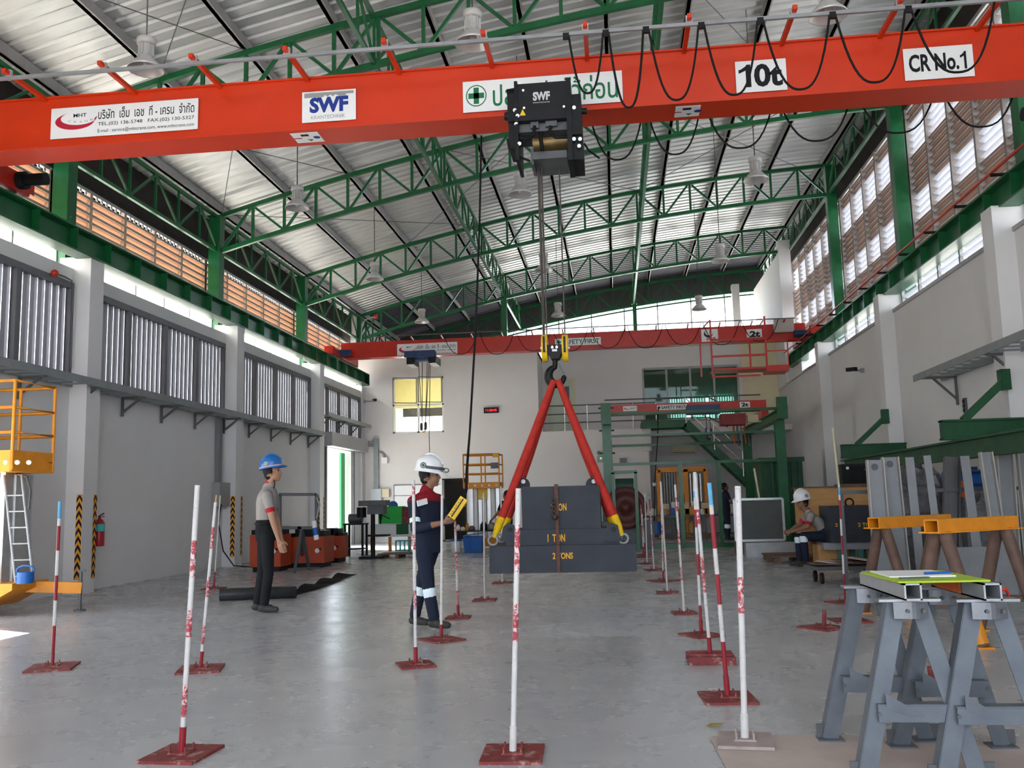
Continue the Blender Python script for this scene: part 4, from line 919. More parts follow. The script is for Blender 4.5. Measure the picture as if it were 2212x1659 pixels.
# ================================================================ brown pipe trestles with amber rails
def pipe_trestle(p, q, zt, label, r=.055, sp=.30):
    p = Vector(p); q = Vector(q); t = thing('pipe_trestle', ((p.x+q.x)/2, (p.y+q.y)/2, 0), label, 'trestle')
    d = (q-p).normalized(); n = Vector((d.y, -d.x, 0)); m = MB(); zz = Z3*zt
    for s in (-1, 1): m.bar(p+zz+n*s*.065, q+zz+n*s*.065, .012, .11)
    m.bar(p+zz+Z3*.05, q+zz+Z3*.05, .14, .012); m.bar(p+zz-Z3*.055-d*.04, q+zz-Z3*.055+d*.04, .20, .012)
    m.build('top_rail', AMB, t)
    L = (q-p).length
    for k in (.10, .86):
        for s in (1, -1):
            a = p+d*L*k+Z3*(zt-.06); f = p+d*L*k+n*s*sp+Z3*.012; a = a+n*s*.04
            g = MB().tube((a, f), r, 14).build('leg', BROWN, t)
            MB().box(f.x-.07, f.x+.07, f.y-.07, f.y+.07, 0, .014).build('foot_plate', AMB, g)
            if s > 0: MB().tube((f.lerp(a, .02), f.lerp(a, .22)), r*1.03, 14).build('paint_band', AMB, g)
        a = p+d*L*k; MB().bar(a+n*(sp*.72)+Z3*.32, a-n*(sp*.72)+Z3*.32, .05, .05).build('tie_bar', BROWN, t)
    return t
pipe_trestle((2.67, 8.3, 0), (3.60, 9.0, 0), .99, 'brown pipe trestle with an amber channel rail in front of the standing steel channels')
pipe_trestle((2.70, 10.2, 0), (3.70, 11.0, 0), .97, 'brown pipe trestle with an amber rail behind a similar trestle')
pipe_trestle((3.05, 6.55, 0), (3.95, 7.1, 0), .62, 'low orange trestle corner rising beside the amber railed trestle', .05, .2)
# ================================================================ standing steel channels
CHM = M('primer_grey_channel', (.25, .258, .27), .5, .25, var=.10, scale=3, spot=((.27, .26, .25), .7, 10))
CHD = M('dark_primer_channel', (.11, .107, .107), .55, .2, var=.12, scale=3)
CHE = M('pale_flange_edge', (.40, .385, .35), .55, .1, var=.12)
def channel(x0, x1, yt, xb, Y, mt, label, hole=False, edge=True):
    a = onY((x0+x1)/2, yt, Y); w = onY(x1, yt, Y).x-onY(x0, yt, Y).x; bt = onY(xb, 1235, Y); f = Vector((a.x+(bt.x-a.x)*a.z/(a.z-bt.z), Y-.0, 0)); a.y += .12
    t = thing('steel_channel', f, label, 'channel', 'steel channels stood on end'); m = MB()
    m.bar(f, a, w, .012, up=(0, 1, 0)); d = (a-f).normalized(); s = Vector((1, 0, 0))
    if edge:
        for k in (-1, 1): MB().bar(f+s*k*(w/2)-Y3*.03, a+s*k*(w/2)-Y3*.03, .016, .09, up=(0, 1, 0)).build('flange', CHE if mt is CHM else mt, t)
    m.build('channel_web', mt, t)
    if hole:
        c = a-d*.09-Y3*.012; MB().cyl(c, c+Y3*.004, .045, 16).build('bolt_hole', GREYD, t)
    return t
YCH = 12.5
lab = ['steel channel on end with a round hole, next to the black gearbox', 'second steel channel on end with a round green showing hole', 'narrow steel channel on end leaning beside the holed pair', 'narrow steel channel on end leaning over an amber rail', 'dark broad steel channel on end between pale ones', 'pale steel channel on end beside the dark broad one', 'steel channel on end with pale cream edges', 'broad steel channel on end with a bolt near its top', 'last steel channel on end beside the broad bolted one']
for k, (x0, x1, yt, xb, mt, hl, ed, Y) in enumerate(((1876, 1911, 993, 1908, CHM, True, True, 12.4), (1909, 1943, 987, 1946, CHM, True, True, 12.6), (1961, 1980, 987, 1990, CHM, False, False, 12.5), (2001, 2017, 983, 2036, CHM, False, False, 12.3), (2046, 2078, 986, 2052, CHD, False, True, 12.9), (2081, 2101, 984, 2118, CHM, False, False, 12.5), (2122, 2147, 976, 2168, CHM, False, True, 12.3), (2158, 2192, 980, 2186, CHM, False, True, 12.5), (2203, 2232, 975, 2236, CHM, False, True, 12.4))):
    c = channel(x0, x1, yt, xb, Y, mt, lab[k], hl, ed)
rk = thing('steel_rack', (4.3, 12.9, 0), 'dark steel rack rail that the standing channels lean on', 'rack')
MB().bar((3.0, 12.98, 1.30), (6.0, 12.98, 1.30), .05, .05).build('rail', GREYD, rk)
for x in (3.05, 4.5, 5.9): MB().bar((x, 13.05, 0), (x, 13.05, 1.3), .05, .05, up=(1, 0, 0)).build('upright', GREYD, rk)
# clutter behind the channels
def lumpy(name, c, rx, ry, rz, mt, label, cat, seed, n=26):
    rnd = random.Random(seed); m = MB(); c = Vector(c); k = n//2; vs = []
    am = [(rnd.uniform(.03, .10), rnd.randint(2, 6), rnd.uniform(0, 6), rnd.randint(2, 5), rnd.uniform(0, 6)) for _ in range(7)]
    for i in range(k+1):
        th = PI*i/k
        for j in range(n):
            ph = 2*PI*j/n; f = 1+sum(a*math.sin(b*ph+p)*math.sin(q*th+s) for a, b, p, q, s in am)
            z = math.cos(th); vs.append(c+Vector((rx*f*math.copysign(abs(math.sin(th)*math.cos(ph))**.7, math.cos(ph)), ry*f*math.copysign(abs(math.sin(th)*math.sin(ph))**.7, math.sin(ph)), rz*math.copysign(abs(z)**.8, z)*f)))
    m.add(vs, [(i*n+j, (i+1)*n+j, (i+1)*n+(j+1) % n, i*n+(j+1) % n) for i in range(k) for j in range(n)])
    lo = min(v[2] for v in m.v); m.v = [(v[0], v[1], max(v[2], lo+.06*0)) for v in m.v]
    return tag(m.build(name, mt, loc=(c.x, c.y, lo)), label, cat)
PLAST = M('dark_shrink_wrap', (.10, .10, .105), .22, var=.35, scale=9, bump=.6, spot=((.5, .5, .5), .70, 14))
lumpy('wrapped_machine', (4.35, 14.4, .82), .55, .4, .80, PLAST, 'dark machine in crinkled plastic wrap behind the standing channels', 'machine', 3)
lumpy('wrapped_machine', (5.1, 13.7, .62), .42, .35, .60, M('pale_shrink_wrap', (.25, .25, .26), .2, var=.3, scale=9, bump=.6), 'grey machine in pale plastic wrap by the pillar wall', 'machine', 5)
mt_ = thing('blue_motor', (5.25, 14.6, 0), 'blue electric motor on a stand behind the standing channels', 'motor')
MB().box(4.95, 5.55, 14.4, 14.9, 0, 1.15).build('stand', GREYD, mt_); MB().cyl((4.95, 14.6, 1.38), (5.5, 14.6, 1.38), .22, 18).build('motor_body', BLUEP, mt_)
m = MB()
for k in range(8): m.obox((5.22, 14.6+.235*math.cos(k*PI/4), 1.38+.235*math.sin(k*PI/4)), .42, .02, .05, 0, 0, k*PI/4+PI/2)
m.build('cooling_fin', BLUE, mt_)
cn = thing('orange_hoist', (4.72, 13.35, 0), 'orange chain hoist part on a post among the channels', 'hoist')
MB().box(4.69, 4.75, 13.33, 13.37, 0, 1.2).build('post', GREYD, cn); MB().box(4.65, 4.80, 13.28, 13.42, 1.2, 1.42).build('body', M('orange_plastic', (.75, .14, .02), .45), cn); MB().tube([(4.72, 13.3, 1.2-.03*k) for k in range(5)], .012, 6).build('chain', GREYD, cn)
# grey steel plates leaning low behind the amber trestle
for k, (x, y, w, h) in enumerate(((4.2, 11.6, .9, .62), (3.75, 10.9, .55, .40))):
    tag(MB().obox((x, y, h/2), w, .04, h, .1, 0, -.12).build('steel_plate', CHM, loc=(x, y, 0)), ('tall' if k == 0 else 'short')+' grey steel plate leaning behind the amber railed trestle', 'plate')
# ================================================================ crates, gearbox, bench, weight, pallet by the right wall
cr_ = thing('plywood_crate', onY(1800, 1100, 18.6), 'wide plywood crate under the black gearbox', 'crate')
cx0, cx1 = onY(1735, 1080, 18.6).x, onY(1890, 1080, 18.6).x; cz1 = onY(1800, 1050, 18.6).z
MB().box(cx0, cx1, 18.6, 19.5, 0, cz1-.03).build('panel', WOOD, cr_)
MB().box(cx0-.04, cx1+.04, 18.56, 19.54, cz1-.03, cz1).build('lid', WOODD, cr_)
for x in (cx0, (cx0+cx1)/2, cx1-.08): MB().box(x, x+.08, 18.575, 18.6, 0, cz1-.03).build('batten', WOOD, cr_)
gb = thing('gearbox', onY(1848, 1045, 18.9), 'black finned gearbox on top of the plywood crate', 'gearbox')
ga, ge = onY(1818, 1030, 18.8), onY(1890, 1030, 18.8); gz = cz1+.001; gt = onY(1850, 1002, 18.8).z
MB().box(ga.x, ga.x+.45, 18.75, 19.2, gz+.03, gt).build('gear_case', BLACK, gb); MB().box(ga.x-.05, ge.x+.05, 18.7, 19.25, gz, gz+.035).build('skid', WOODD, gb)
MB().cyl((ga.x+.45, 18.97, (gz+gt)/2), (ge.x, 18.97, (gz+gt)/2), .19, 18).build('motor', GREYD, gb)
m = MB()
for k in range(9): m.box(ga.x+.02+k*.048, ga.x+.035+k*.048, 18.72, 18.75, gz+.06, gt-.05)
m.build('cooling_fin', BLACK, gb); m = MB(); m.cyl((ga.x+.1, 18.7, gt-.08), (ga.x+.1, 18.75, gt-.08), .03, 10); m.build('filler_cap', WHITE, gb)
w4 = thing('test_weight', onY(1830, 1170, 16.9), 'dark grey stencilled steel weight with a lifting ring beside the seated man', 'weight')
a0, a1 = onY(1792, 1130, 16.9), onY(1882, 1130, 16.9); z0, z1 = onY(1838, 1172, 16.9).z, onY(1838, 1092, 16.9).z
MB().box(a0.x, a1.x, 16.9, 17.7, z0, z1).build('steel_block', WEIGHT, w4)
m = MB(); lettering(m, '2 TON', (a0.x+.48, 16.896, z0+.27), X3, Z3, .28, .07, 0, .03); lettering(m, '2', (a0.x+.09, 16.896, z0+.28), X3, Z3, .05, .06, 0, .03); m.build('stencil', INKY, w4)
MB().tube([Vector(((a0.x+a1.x)/2+.07*math.cos(k*PI/8)+.08, 17.2, z1+.05+.07*math.sin(k*PI/8))) for k in range(17)], .016, 8).build('lifting_ring', BLACK, w4)
st_ = thing('steel_bench', onZ(1800, 1235), 'low galvanised bench on teal legs carrying the dark weight', 'bench')
bz = z0-.002; bx_0, bx_1 = a0.x-.12, a1.x+.15
for dy in (0, .55): MB().box(bx_0, bx_1, 16.95+dy, 17.1+dy, bz-.12, bz).build('bench_beam', GREY, st_)
for x in (bx_0+.25, (bx_0+bx_1)/2+.1, bx_1-.2):
    for dy in (0, .55): MB().box(x, x+.09, 16.97+dy, 17.06+dy, 0, bz-.12).build('leg', M('teal_steel', (.05, .16, .15), .5, var=.2), st_)
pl = thing('timber_pallet', onZ(1700, 1215), 'grimy timber pallet on the floor by the seated man', 'pallet')
px_, py_ = onZ(1672, 1218).x, onZ(1672, 1218).y
for k in range(5): MB().obox((px_+.55, py_+.1+k*.24, .13), 1.2, .16, .03, .05).build('deck_board', WOODD, pl)
for k in range(3): MB().obox((px_+.05+k*.5, py_+.55, .055), .10, 1.1, .11, .05).build('stringer', WOODD, pl)
tr_ = thing('floor_trolley', onZ(1760, 1255), 'dark low trolley with caster wheels and scrap cardboard on it', 'trolley')
tp = onZ(1775, 1262)
MB().obox(tp+Vector((.4, .3, .22)), 1.0, .6, .05, .15).build('deck', GREYD, tr_)
for dx, dy in ((-.0, .05), (.78, .12), (.0, .5), (.75, .6)): MB().cyl(tp+Vector((dx, dy, .08)), tp+Vector((dx+.04, dy, .08)), .08, 12).build('caster', BLACKM, tr_)
for k in range(4): MB().obox(tp+Vector((.15+k*.17, .25+.1*(k % 2), .27+k*.018)), .5, .36, .012, .4*k, 0, .05*k, .04).build('cardboard_scrap', CARD if k % 2 else WOODD, tr_)
MB().box(*(lambda a, b: (a.x, b.x, 20.2, 20.5, 0, .30))(onY(1610, 1160, 20.2), onY(1720, 1160, 20.2))).build('x', STEELB)
o = bpy.data.objects['x']; o.name = 'steel_beam_stack'; tag(o, 'dark grey steel beam lying on blocks beside the green tank', 'beam')
gp = thing('framed_panel', onZ(1650, 1190), 'grey mesh panel in a pale metal frame leaning by the green tank', 'panel')
q0, q1 = onY(1585, 1080, 21.3), onY(1690, 1080, 21.3); zz0, zz1 = .30, onY(1640, 1078, 21.3).z
MB().box(q0.x, q1.x, 21.32, 21.36, zz0, zz1).build('sheet', M('dim_green_grey', (.085, .095, .09), .6, var=.1), gp)
for a, b in (((q0.x, zz0), (q0.x, zz1)), ((q1.x, zz0), (q1.x, zz1)), ((q0.x, zz1), (q1.x, zz1)), ((q0.x, zz0), (q1.x, zz0))): MB().bar((a[0], 21.3, a[1]), (b[0], 21.3, b[1]), .05, .05, up=(0, 1, 0)).build('frame_bar', ALU, gp)
MB().box(q0.x-.02, q1.x+.1, 21.2, 21.5, 0, .27).build('plinth', WOODD, gp)
# ================================================================ wall fixtures
def tray(x0, x1, z, ya, yb, label, every=1.45, wall=-1, drop=.33):
    t = thing('cable_tray', ((x0+x1)/2, ya, z), label, 'cable tray')
    TG = M('tray_grey_green', (.235, .26, .265), .5, .3, var=.1)
    for x in (x0, x1): MB().box(x-.012, x+.012, ya, yb, z-.12, z).build('side_rail', TG, t)
    rm = MB().box(0, abs(x1-x0), -.025, .025, -.118, -.095).mesh('rung', mats=[TG])
    for k in range(int((yb-ya)/.35)): inst(rm, 'rung', t, (min(x0, x1), ya+.2+k*.35, z))
    xw, xf = (x0, x1) if wall < 0 else (x1, x0)
    for k in range(int((yb-ya)/every)+1):
        yy = ya+.3+k*every
        if yy > yb: break
        m = MB(); m.bar((xw, yy, z-.13), (xw, yy, z-.13-drop), .04, .04, up=(1, 0, 0)); m.bar((xw, yy, z-.13), (xf, yy, z-.13), .04, .04); m.bar((xw, yy, z-.13-drop*.8), (xw+(xf-xw)*.8, yy, z-.14), .035, .035)
        m.build('wall_bracket', GREYD, t)
    return t
tray(-8.76, -8.34, 3.44, -5, 26.0, 'long grey cable tray bracketed along the corrugated panel wall')
zf_ = onX(740, 900, -8.45).z
tray(-8.76, -8.42, zf_, 26.6, 31.4, 'short raised cable tray over the bright side door', 1.6)
tray(5.5, 5.98, 3.40, 6.0, 17.4, 'grey cable tray bracketed to the plain pillar wall', 2.6, 1, .5)
sh = thing('shutter_housing', (-8.7, 29, 3.12), 'grey roller shutter housing over the bright side door', 'shutter')
MB().box(-8.79, -8.5, 27.2, 31.3, 3.12, 3.55).build('housing', M('shutter_grey', (.33, .34, .35), .5, .1, var=.04), sh)
MB().box(-8.79, -8.72, 27.3, 27.42, 0, 3.12).build('guide_rail', GREYD, sh); MB().box(-8.79, -8.72, 30.28, 30.4, 0, 3.12).build('guide_rail', GREYD, sh)
GR_ = thing('door_3', (0, 0, 0), 'green folded door leaf in the bright side doorway', 'door', kind='structure')
MB().box(-9.06, -8.99, 29.75, 30.2, -.15, 3.05).build('door_leaf', M('bright_green_door', (.03, .30, .09), .5, var=.06), GR_)
# hazard chevrons on the pillars
HZB = M('hazard_black', (.012, .010, .022), .5); HZY = M('hazard_orange', (.78, .33, .02), .5, var=.1)
def hazard(o, u, wd, ht, label, n=10):
    t = thing('corner_guard', o, label, 'guard'); o = Vector(o); m = MB(); nrm = u.cross(Z3)
    m.add([o, o+u*wd, o+u*wd+Z3*ht, o+Z3*ht], ((0, 1, 2, 3),), 1)
    p = ht/n; q = o+nrm*.003
    for k in range(n):
        z = k*p
        for s in (0, 1):
            a, b = (0, .5) if s == 0 else (.5, 1); za, zb_ = (0, .09) if s == 0 else (.09, 0)
            pts = [q+u*wd*a+Z3*min(ht, z+za), q+u*wd*b+Z3*min(ht, z+zb_), q+u*wd*b+Z3*min(ht, z+zb_+p*.5), q+u*wd*a+Z3*min(ht, z+za+p*.5)]
            m.add(pts, ((0, 1, 2, 3),), 0)
    m.build('chevron_strip', [HZB, HZY], t)
for yc, w in ((14.23, 'beside the fire extinguisher'), (20.23, 'beside the wall control box'), (26.23, 'beside the bright side door')):
    hazard((XPL-.105, yc-.204, .22), X3, .10, 1.35, 'black and orange chevron strip on the pillar face '+w)
    hazard((XPL+.004, yc+.10, .22), Y3, .10, 1.35, 'black and orange chevron strip on the pillar inner side '+w)
fe = thing('fire_extinguisher', onX(215, 1185, -8.68), 'red fire extinguisher with a teal label hanging on the wall', 'extinguisher')
f0 = onX(213, 1180, -8.68); f1 = onX(214, 1122, -8.68); hgt = f1.z-f0.z
MB().lathe(((0, 0), (.085, 0), (.09, .02), (.09, hgt*.86), (.06, hgt*.97), (.03, hgt*1.02), (0, hgt*1.02)), f0, n=18).build('cylinder', M('extinguisher_red', (.38, .015, .025), .35, var=.05, coat=.3), fe)
MB().lathe(((.0915, hgt*.56), (.0915, hgt*.82)), f0, n=18).build('label_band', TEAL, fe)
m = MB(); m.cyl(f0+Z3*hgt*1.0, f0+Z3*(hgt*1.0+.06), .022, 10); m.bar(f0+Z3*(hgt+.06), f0+Vector((.02, .10, hgt+.10)), .02, .02); m.bar(f0+Z3*(hgt+.045), f0+Vector((.02, .11, hgt+.045)), .02, .015); m.build('valve_handle', DRED, fe)
cbx = thing('wall_control_box', onX(475, 1095, -8.75), 'grey wall control box at the foot of a vertical duct', 'control box')
a = onX(459, 1095, -8.78); b = onX(492, 1043, -8.78)
MB().box(-8.79, -8.62, a.y, b.y, a.z, onX(475, 1043, -8.78).z).build('box', M('box_grey', (.30, .295, .28), .5, var=.04), cbx)
dy = onX(470, 950, -8.78).y; MB().box(-8.79, -8.7, dy-.1, dy+.08, onX(475, 1043, -8.78).z, 3.3).build('duct', M('duct_grey', (.20, .205, .21), .5, .2, var=.05), cbx)
MB().tube((onX(478, 1090, -8.6), onX(472, 1130, -8.55), onX(482, 1190, -8.3), onX(505, 1222, -8.1), onX(560, 1226, -7.6)), .013, 6).build('power_cord', BLACKM, cbx)
rt = thing('alarm_sounder', onX(118, 590, -8.7), 'small red alarm sounder with its conduit above the panels', 'alarm')
q = onX(118, 590, -8.72); MB().ball(q, .06, 12).build('sounder', RED, rt)
MB().tube((q, onX(140, 598, -8.72), onX(155, 606, -8.72), onX(158, 640, -8.72), onX(153, 795, -8.72)), .014, 6).build('conduit', GREYD, rt)
rs_ = thing('alarm_sounder', onY(812, 684, 29.8), 'small red sounder on a bent pipe over the far girder', 'alarm')
MB().tube((onY(779, 752, 29.8), onY(782, 700, 29.8), onY(790, 690, 29.8), onY(808, 684, 29.8)), .02, 6).build('bent_pipe', GREY, rs_); MB().lathe(((.05, 0), (.10, .10), (0, .10)), onY(808, 684, 29.8), (1, 0, 0), 12).build('horn', RED, rs_)
# right hand cantilever brackets and beam
for k, (yc, nm) in enumerate(((14.03, 'above the standing channels'), (20.03, 'above the black gearbox'))):
    t = thing('cantilever_bracket', (XPR, yc, 2.0), 'green cantilever bracket on the pillar '+nm, 'bracket')
    MB().box(XPR-1.0, XPR+.3, yc-.12, yc-.0, 2.03, 2.30).box(XPR-1.0, XPR+.3, yc-.16, yc+.04, 2.28, 2.31).box(XPR-1.0, XPR+.3, yc-.16, yc+.04, 2.02, 2.05).build('arm', GREEND, t)
    MB().bar((XPR-.68, yc-.06, 2.30), (XPR-.06, yc-.06, 2.86), .10, .10, up=(0, 1, 0)).build('strut', GREEND, t)
    MB().box(XPR-.13, XPR-.0, yc-.14, yc+.02, 2.72, 3.02).build('strut_plate', GREEND, t)
lb = thing('jib_beam', (4.95, 7, 1.75), 'long green beam hung under the cantilever brackets', 'beam')
MB().ibeam((4.95, 6.6, 1.87), (4.95, 20.6, 1.87), .28, .18, .02, .03).build('beam', GREEND, lb)
for yc in (13.97, 19.97): MB().box(4.90, 5.0, yc-.05, yc+.05, 2.0, 2.05).build('hanger', GREEND, lb)
def cctv(p, dx, label):
    t = thing('security_camera', p, label, 'camera'); p = Vector(p)
    MB().box(p.x-.05, p.x+.02, p.y-.05, p.y+.05, p.z-.05, p.z+.05).build('wall_plate', GREY, t)
    MB().tube((p, p+Vector((dx*.6, 0, 0)), p+Vector((dx, -.03, .02))), .02, 6).build('arm', GREY, t); MB().bar(p+Vector((dx-.06, .1, .04)), p+Vector((dx+.08, -.16, .02)), .09, .09).build('housing', BLACK, t)
cctv(onX(1864, 800, 6.02), -.28, 'dark security camera on an arm on the plain pillar wall'); cctv(onX(788, 867, -8.7), .35, 'security camera on an arm beside the office window')
sk_ = thing('socket_box', onX(2085, 876, 6.0), 'small dark triple switch box on the plain pillar wall', 'switch'); q = onX(2085, 876, 6.02)
MB().box(6.0, 6.04, q.y-.05, q.y+.05, q.z-.13, q.z+.13).build('back_box', GREYD, sk_)
for k in range(3): MB().box(5.985, 6.0, q.y-.03, q.y+.03, q.z-.11+k*.075, q.z-.05+k*.075).build('switch', BLACK, sk_)
# back wall fixtures
YBF = YB-.01
ck = thing('digital_clock', onY(1061, 892, YBF), 'black digital wall clock with red digits', 'clock')
pbox(MB(), 1045, 1077, 880, 892, YBF-.07, YBF).build('case', BLACK, ck)
a = onY(1049, 889, YBF-.074); b = onY(1073, 889, YBF-.074); m = MB(); lettering(m, '11:20:45', a, X3, Z3, b.x-a.x, .085, 0, .02); m.build('digits', M('led_red', (.9, .02, .03), .5, emit=1.0), ck)
ed = thing('electrical_duct', onY(812, 1060, YBF), 'grey vertical electrical duct with switch boxes on the back wall', 'duct')
pbox(MB(), 807, 817, 947, 1056, YBF-.12, YBF).build('duct', M('duct_blue_grey', (.25, .29, .30), .5, .1), ed)
pbox(MB(), 801, 823, 1056, 1081, YBF-.22, YBF).build('switch_box', M('pale_blue_box', (.46, .52, .53), .5, var=.03), ed); pbox(MB(), 823, 840, 1056, 1074, YBF-.15, YBF).build('switch_box', CREAM, ed); pbox(MB(), 824, 836, 988, 1001, YBF-.15, YBF).build('switch_box', WHITE, ed)
MB().tube(ppath(((816, 978), (824, 977), (830, 983), (830, 990)), YBF-.05), .03, 6).build('conduit', GREY, ed); MB().bar(onY(785, 960, YBF-.1), onY(808, 962, YBF-.1), .1, .12).build('cross_duct', GREY, ed)
wb = thing('white_board', onY(905, 1110, YBF), 'large pale panel with thin dark edges on the back wall', 'panel')
pbox(MB(), 851, 958, 1048, 1125, YBF-.03, YBF).build('panel', WHITE, wb)
for z in (1048, 1071): MB().bar(onY(851, z, YBF-.035), onY(958, z-2, YBF-.035), .02, .02).build('edge_strip', GREYD, wb)
MB().bar(onY(851, 1048, YBF-.035), onY(851, 1125, YBF-.035), .02, .02, up=(1, 0, 0)).build('edge_strip', GREYD, wb)
vt = thing('wall_vent', onY(1346, 1000, YBF), 'small grey vent grille on the wall under the gallery', 'vent'); pbox(MB(), 1338, 1355, 989, 1001, YBF-.04, YBF).build('frame', GREY, vt)
for k in range(4): pbox(MB(), 1340, 1353, 990.5+k*2.6, 992+k*2.6, YBF-.05, YBF-.04).build('slat', GREYD, vt)
em = thing('emergency_light', onY(1297, 995, YBF), 'small emergency light with a green lamp by the green gantry', 'lamp'); pbox(MB(), 1290, 1303, 984, 998, YBF-.1, YBF).build('case', GREY, em); MB().ball(onY(1298, 990, YBF-.12), .03, 8).build('green_lamp', M('green_led', (.2, .9, .2), .5, emit=.8), em); MB().ball(onY(1293, 978, YBF-.06), .07, 10).build('spot_head', GREY, em)
ac = thing('air_conditioner', onY(1476, 980, 33.85), 'cream air conditioner on the shaded wall under the gallery', 'air conditioner')
pbox(MB(), 1452, 1503, 964, 980, 33.6, 33.88).build('body', CREAM, ac); pbox(MB(), 1454, 1501, 976.5, 978, 33.59, 33.6).build('outlet', GREYD, ac)
# gallery railing and staircase
STL = M('stainless_tube', (.62, .61, .59), .25, .8, var=.04)
gr = thing('gallery_railing', (-.8, 32, 3.68), 'steel tube railing along the front of the gallery', 'railing')
for z in (3.98, 4.28, 4.58): MB().tube(((-2.5, 32.0, z), (1.5, 32.0, z)), .022, 8).build('rail', GREYD, gr)
for k in range(6): MB().tube(((-2.45+k*.79, 32.0, 3.68), (-2.45+k*.79, 32.0, 4.58)), .022, 8).build('post', STL, gr)
for z in (4.2, 4.9): MB().tube(((1.5, 32, z-.2), (3.3, 32, z-.2), (3.9, 32, z-.55)), .022, 8).build('rail', GREYD, gr)
ss = thing('staircase', (4.4, 31.2, 0), 'green steel staircase coming down from the gallery landing', 'stairs')
YS = 30.9
def sp_(x, y): return onY(x, y, YS)
for dy in (0, .95):
    a, b = sp_(1385, 918), sp_(1482, 914); e = Vector((b.x+3.55, YS, .12)); a.y = b.y = e.y = YS+dy
    MB().bar(a, b, .04, .26).build('landing_beam', GREEN, ss)
    MB().bar(b, e, .04, .27).build('stringer', GREEN, ss)
MB().box(sp_(1385, 918).x, sp_(1482, 914).x, YS, YS+1.0, sp_(1430, 913).z, sp_(1430, 912).z+.02).build('landing', GREY, ss)
b = sp_(1482, 914); e = Vector((b.x+3.55, YS, .12)); tm = MB().box(-.13, .13, .02, .94, -.015, .015).mesh('tread', mats=[GREYD])
for k in range(1, 17): inst(tm, 'tread', ss, b.lerp(e, k/17))
for dz in (.45, .85): MB().tube((sp_(1482, 914)+Z3*dz+Vector((0, -.02, 0)), e+Z3*dz+Vector((0, -.02, 0))), .022, 8).build('handrail', STL, ss)
for k in (0, .25, .5, .75, 1): MB().tube((b.lerp(e, k)-Y3*.02, b.lerp(e, k)-Y3*.02+Z3*.87), .02, 8).build('baluster', STL, ss)
# ================================================================ green gantry with the small red crane
YG0, YG1 = 24.5, 30.4
xl_, xr_ = onY(1313, 1000, YG0).x, onY(1688, 1000, YG0).x
zt_ = onY(1313, 920, YG0).z
ga_ = thing('gantry_frame', ((xl_+xr_)/2, YG0, 0), 'green steel gantry frame with four columns carrying a small crane', 'gantry')
for x in (xl_, xr_):
    for yy in (YG0, YG1): MB().ibeam((x, yy, 0), (x, yy, zt_), .24, .24, .03, .03, up=(0, 1, 0)).build('column', GREEN, ga_)
    MB().ibeam((x, YG0-.5, zt_+.13), (x, YG1+.4, zt_+.13), .26, .2, .03, .03).build('runway', GREEN, ga_)
    MB().box(x-.13, x+.13, YG0-.62, YG0-.5, zt_, zt_+.55).build('end_stop', GREEN, ga_)
MB().bar((xl_, YG0, zt_-.28), (xr_, YG0, zt_-.28), .06, .06).build('tie_rail', GREEN, ga_)
MB().bar((xl_, YG0-.1, zt_+.30), (xr_, YG0-.1, zt_+.30), .07, .07).build('tie_rail', GREEN, ga_)
MB().bar((xl_, YG1, zt_-.2), (xr_, YG1, zt_-.2), .08, .08).build('tie_rail', GREEN, ga_)
zr1 = onY(1450, 1000, YG0).z; MB().bar((xl_, YG0, zr1), (xr_, YG0, zr1), .06, .07).build('fence_rail', GREEN, ga_)
for px in (1473, 1556): x = onY(px, 1090, YG0-.05).x; MB().bar((x, YG0-.05, 0), (x, YG0-.05, zr1), .10, .10, up=(1, 0, 0)).build('fence_post', GREEN, ga_)
MB().box(onY(1375, 1180, YG0).x, onY(1590, 1180, YG0).x, YG0-.1, YG0+.06, 0, .12).build('floor_beam', GREEN, ga_)
for z in (2.15, 2.75, 3.35): MB().cyl((xl_-.2, YG0-.02, z+.35), (xl_+.2, YG0-.02, z+.35), .022, 8).build('bolt', GREEND, ga_)
fr_ = thing('green_door_frame', onY(1350, 1185, 23.6), 'small green tube frame beside the dark red wheel machine', 'frame')
a, b = onY(1327, 1100, 23.6).x, onY(1376, 1100, 23.6).x; z = onY(1350, 1020, 23.6).z
for x in (a, b): MB().bar((x, 23.6, 0), (x, 23.6, z), .08, .08, up=(1, 0, 0)).build('upright', GREEN, fr_)
MB().bar((a-.04, 23.6, z), (b+.04, 23.6, z), .08, .08).build('head', GREEN, fr_)
YS3 = 27.4
c3 = thing('overhead_crane', onY(1490, 890, YS3), 'small red two tonne crane with blue hoist on the green gantry', 'crane')
xa, xb = xl_-.15, xr_+.18; zb_, zt3 = onY(1490, 891, YS3).z, onY(1490, 869, YS3).z
MB().box(xa, xb, YS3, YS3+.25, zb_, zt3).box(xa, xb, YS3-.03, YS3+.28, zb_-.015, zb_).build('main_girder', RED, c3)
for x in (xl_, xr_): MB().box(x-.1, x+.1, YS3-.8, YS3+1.0, zt_+.27, zt_+.47).build('end_carriage', RED, c3)
sign(c3, 'sign_plate', 1346, 1376, 877, 888, YS3, lambda m, P, w, h: (swoosh(m, P, .06, .5, .3, .8), letters(m, 'MHT', P, .55, .3, .92, .7, 4, .02)))
sign(c3, 'sign_plate', 1419, 1484, 874, 885, YS3, lambda m, P, w, h: (cross(m, P, .07, .5, .05, .36), letters(m, 'SAFETY FIRST', P, .15, .2, .96, .8, 0, .02)))
sign(c3, 'sign_plate', 1598, 1620, 868, 880, YS3, lambda m, P, w, h: letters(m, '2t', P, .15, .15, .85, .85, 0, .05))
MB().tube(((xa+.1, YS3-.3, zt3+.12), (xb-.2, YS3-.3, zt3+.12)), .022, 6).build('festoon_track', GREYD, c3)
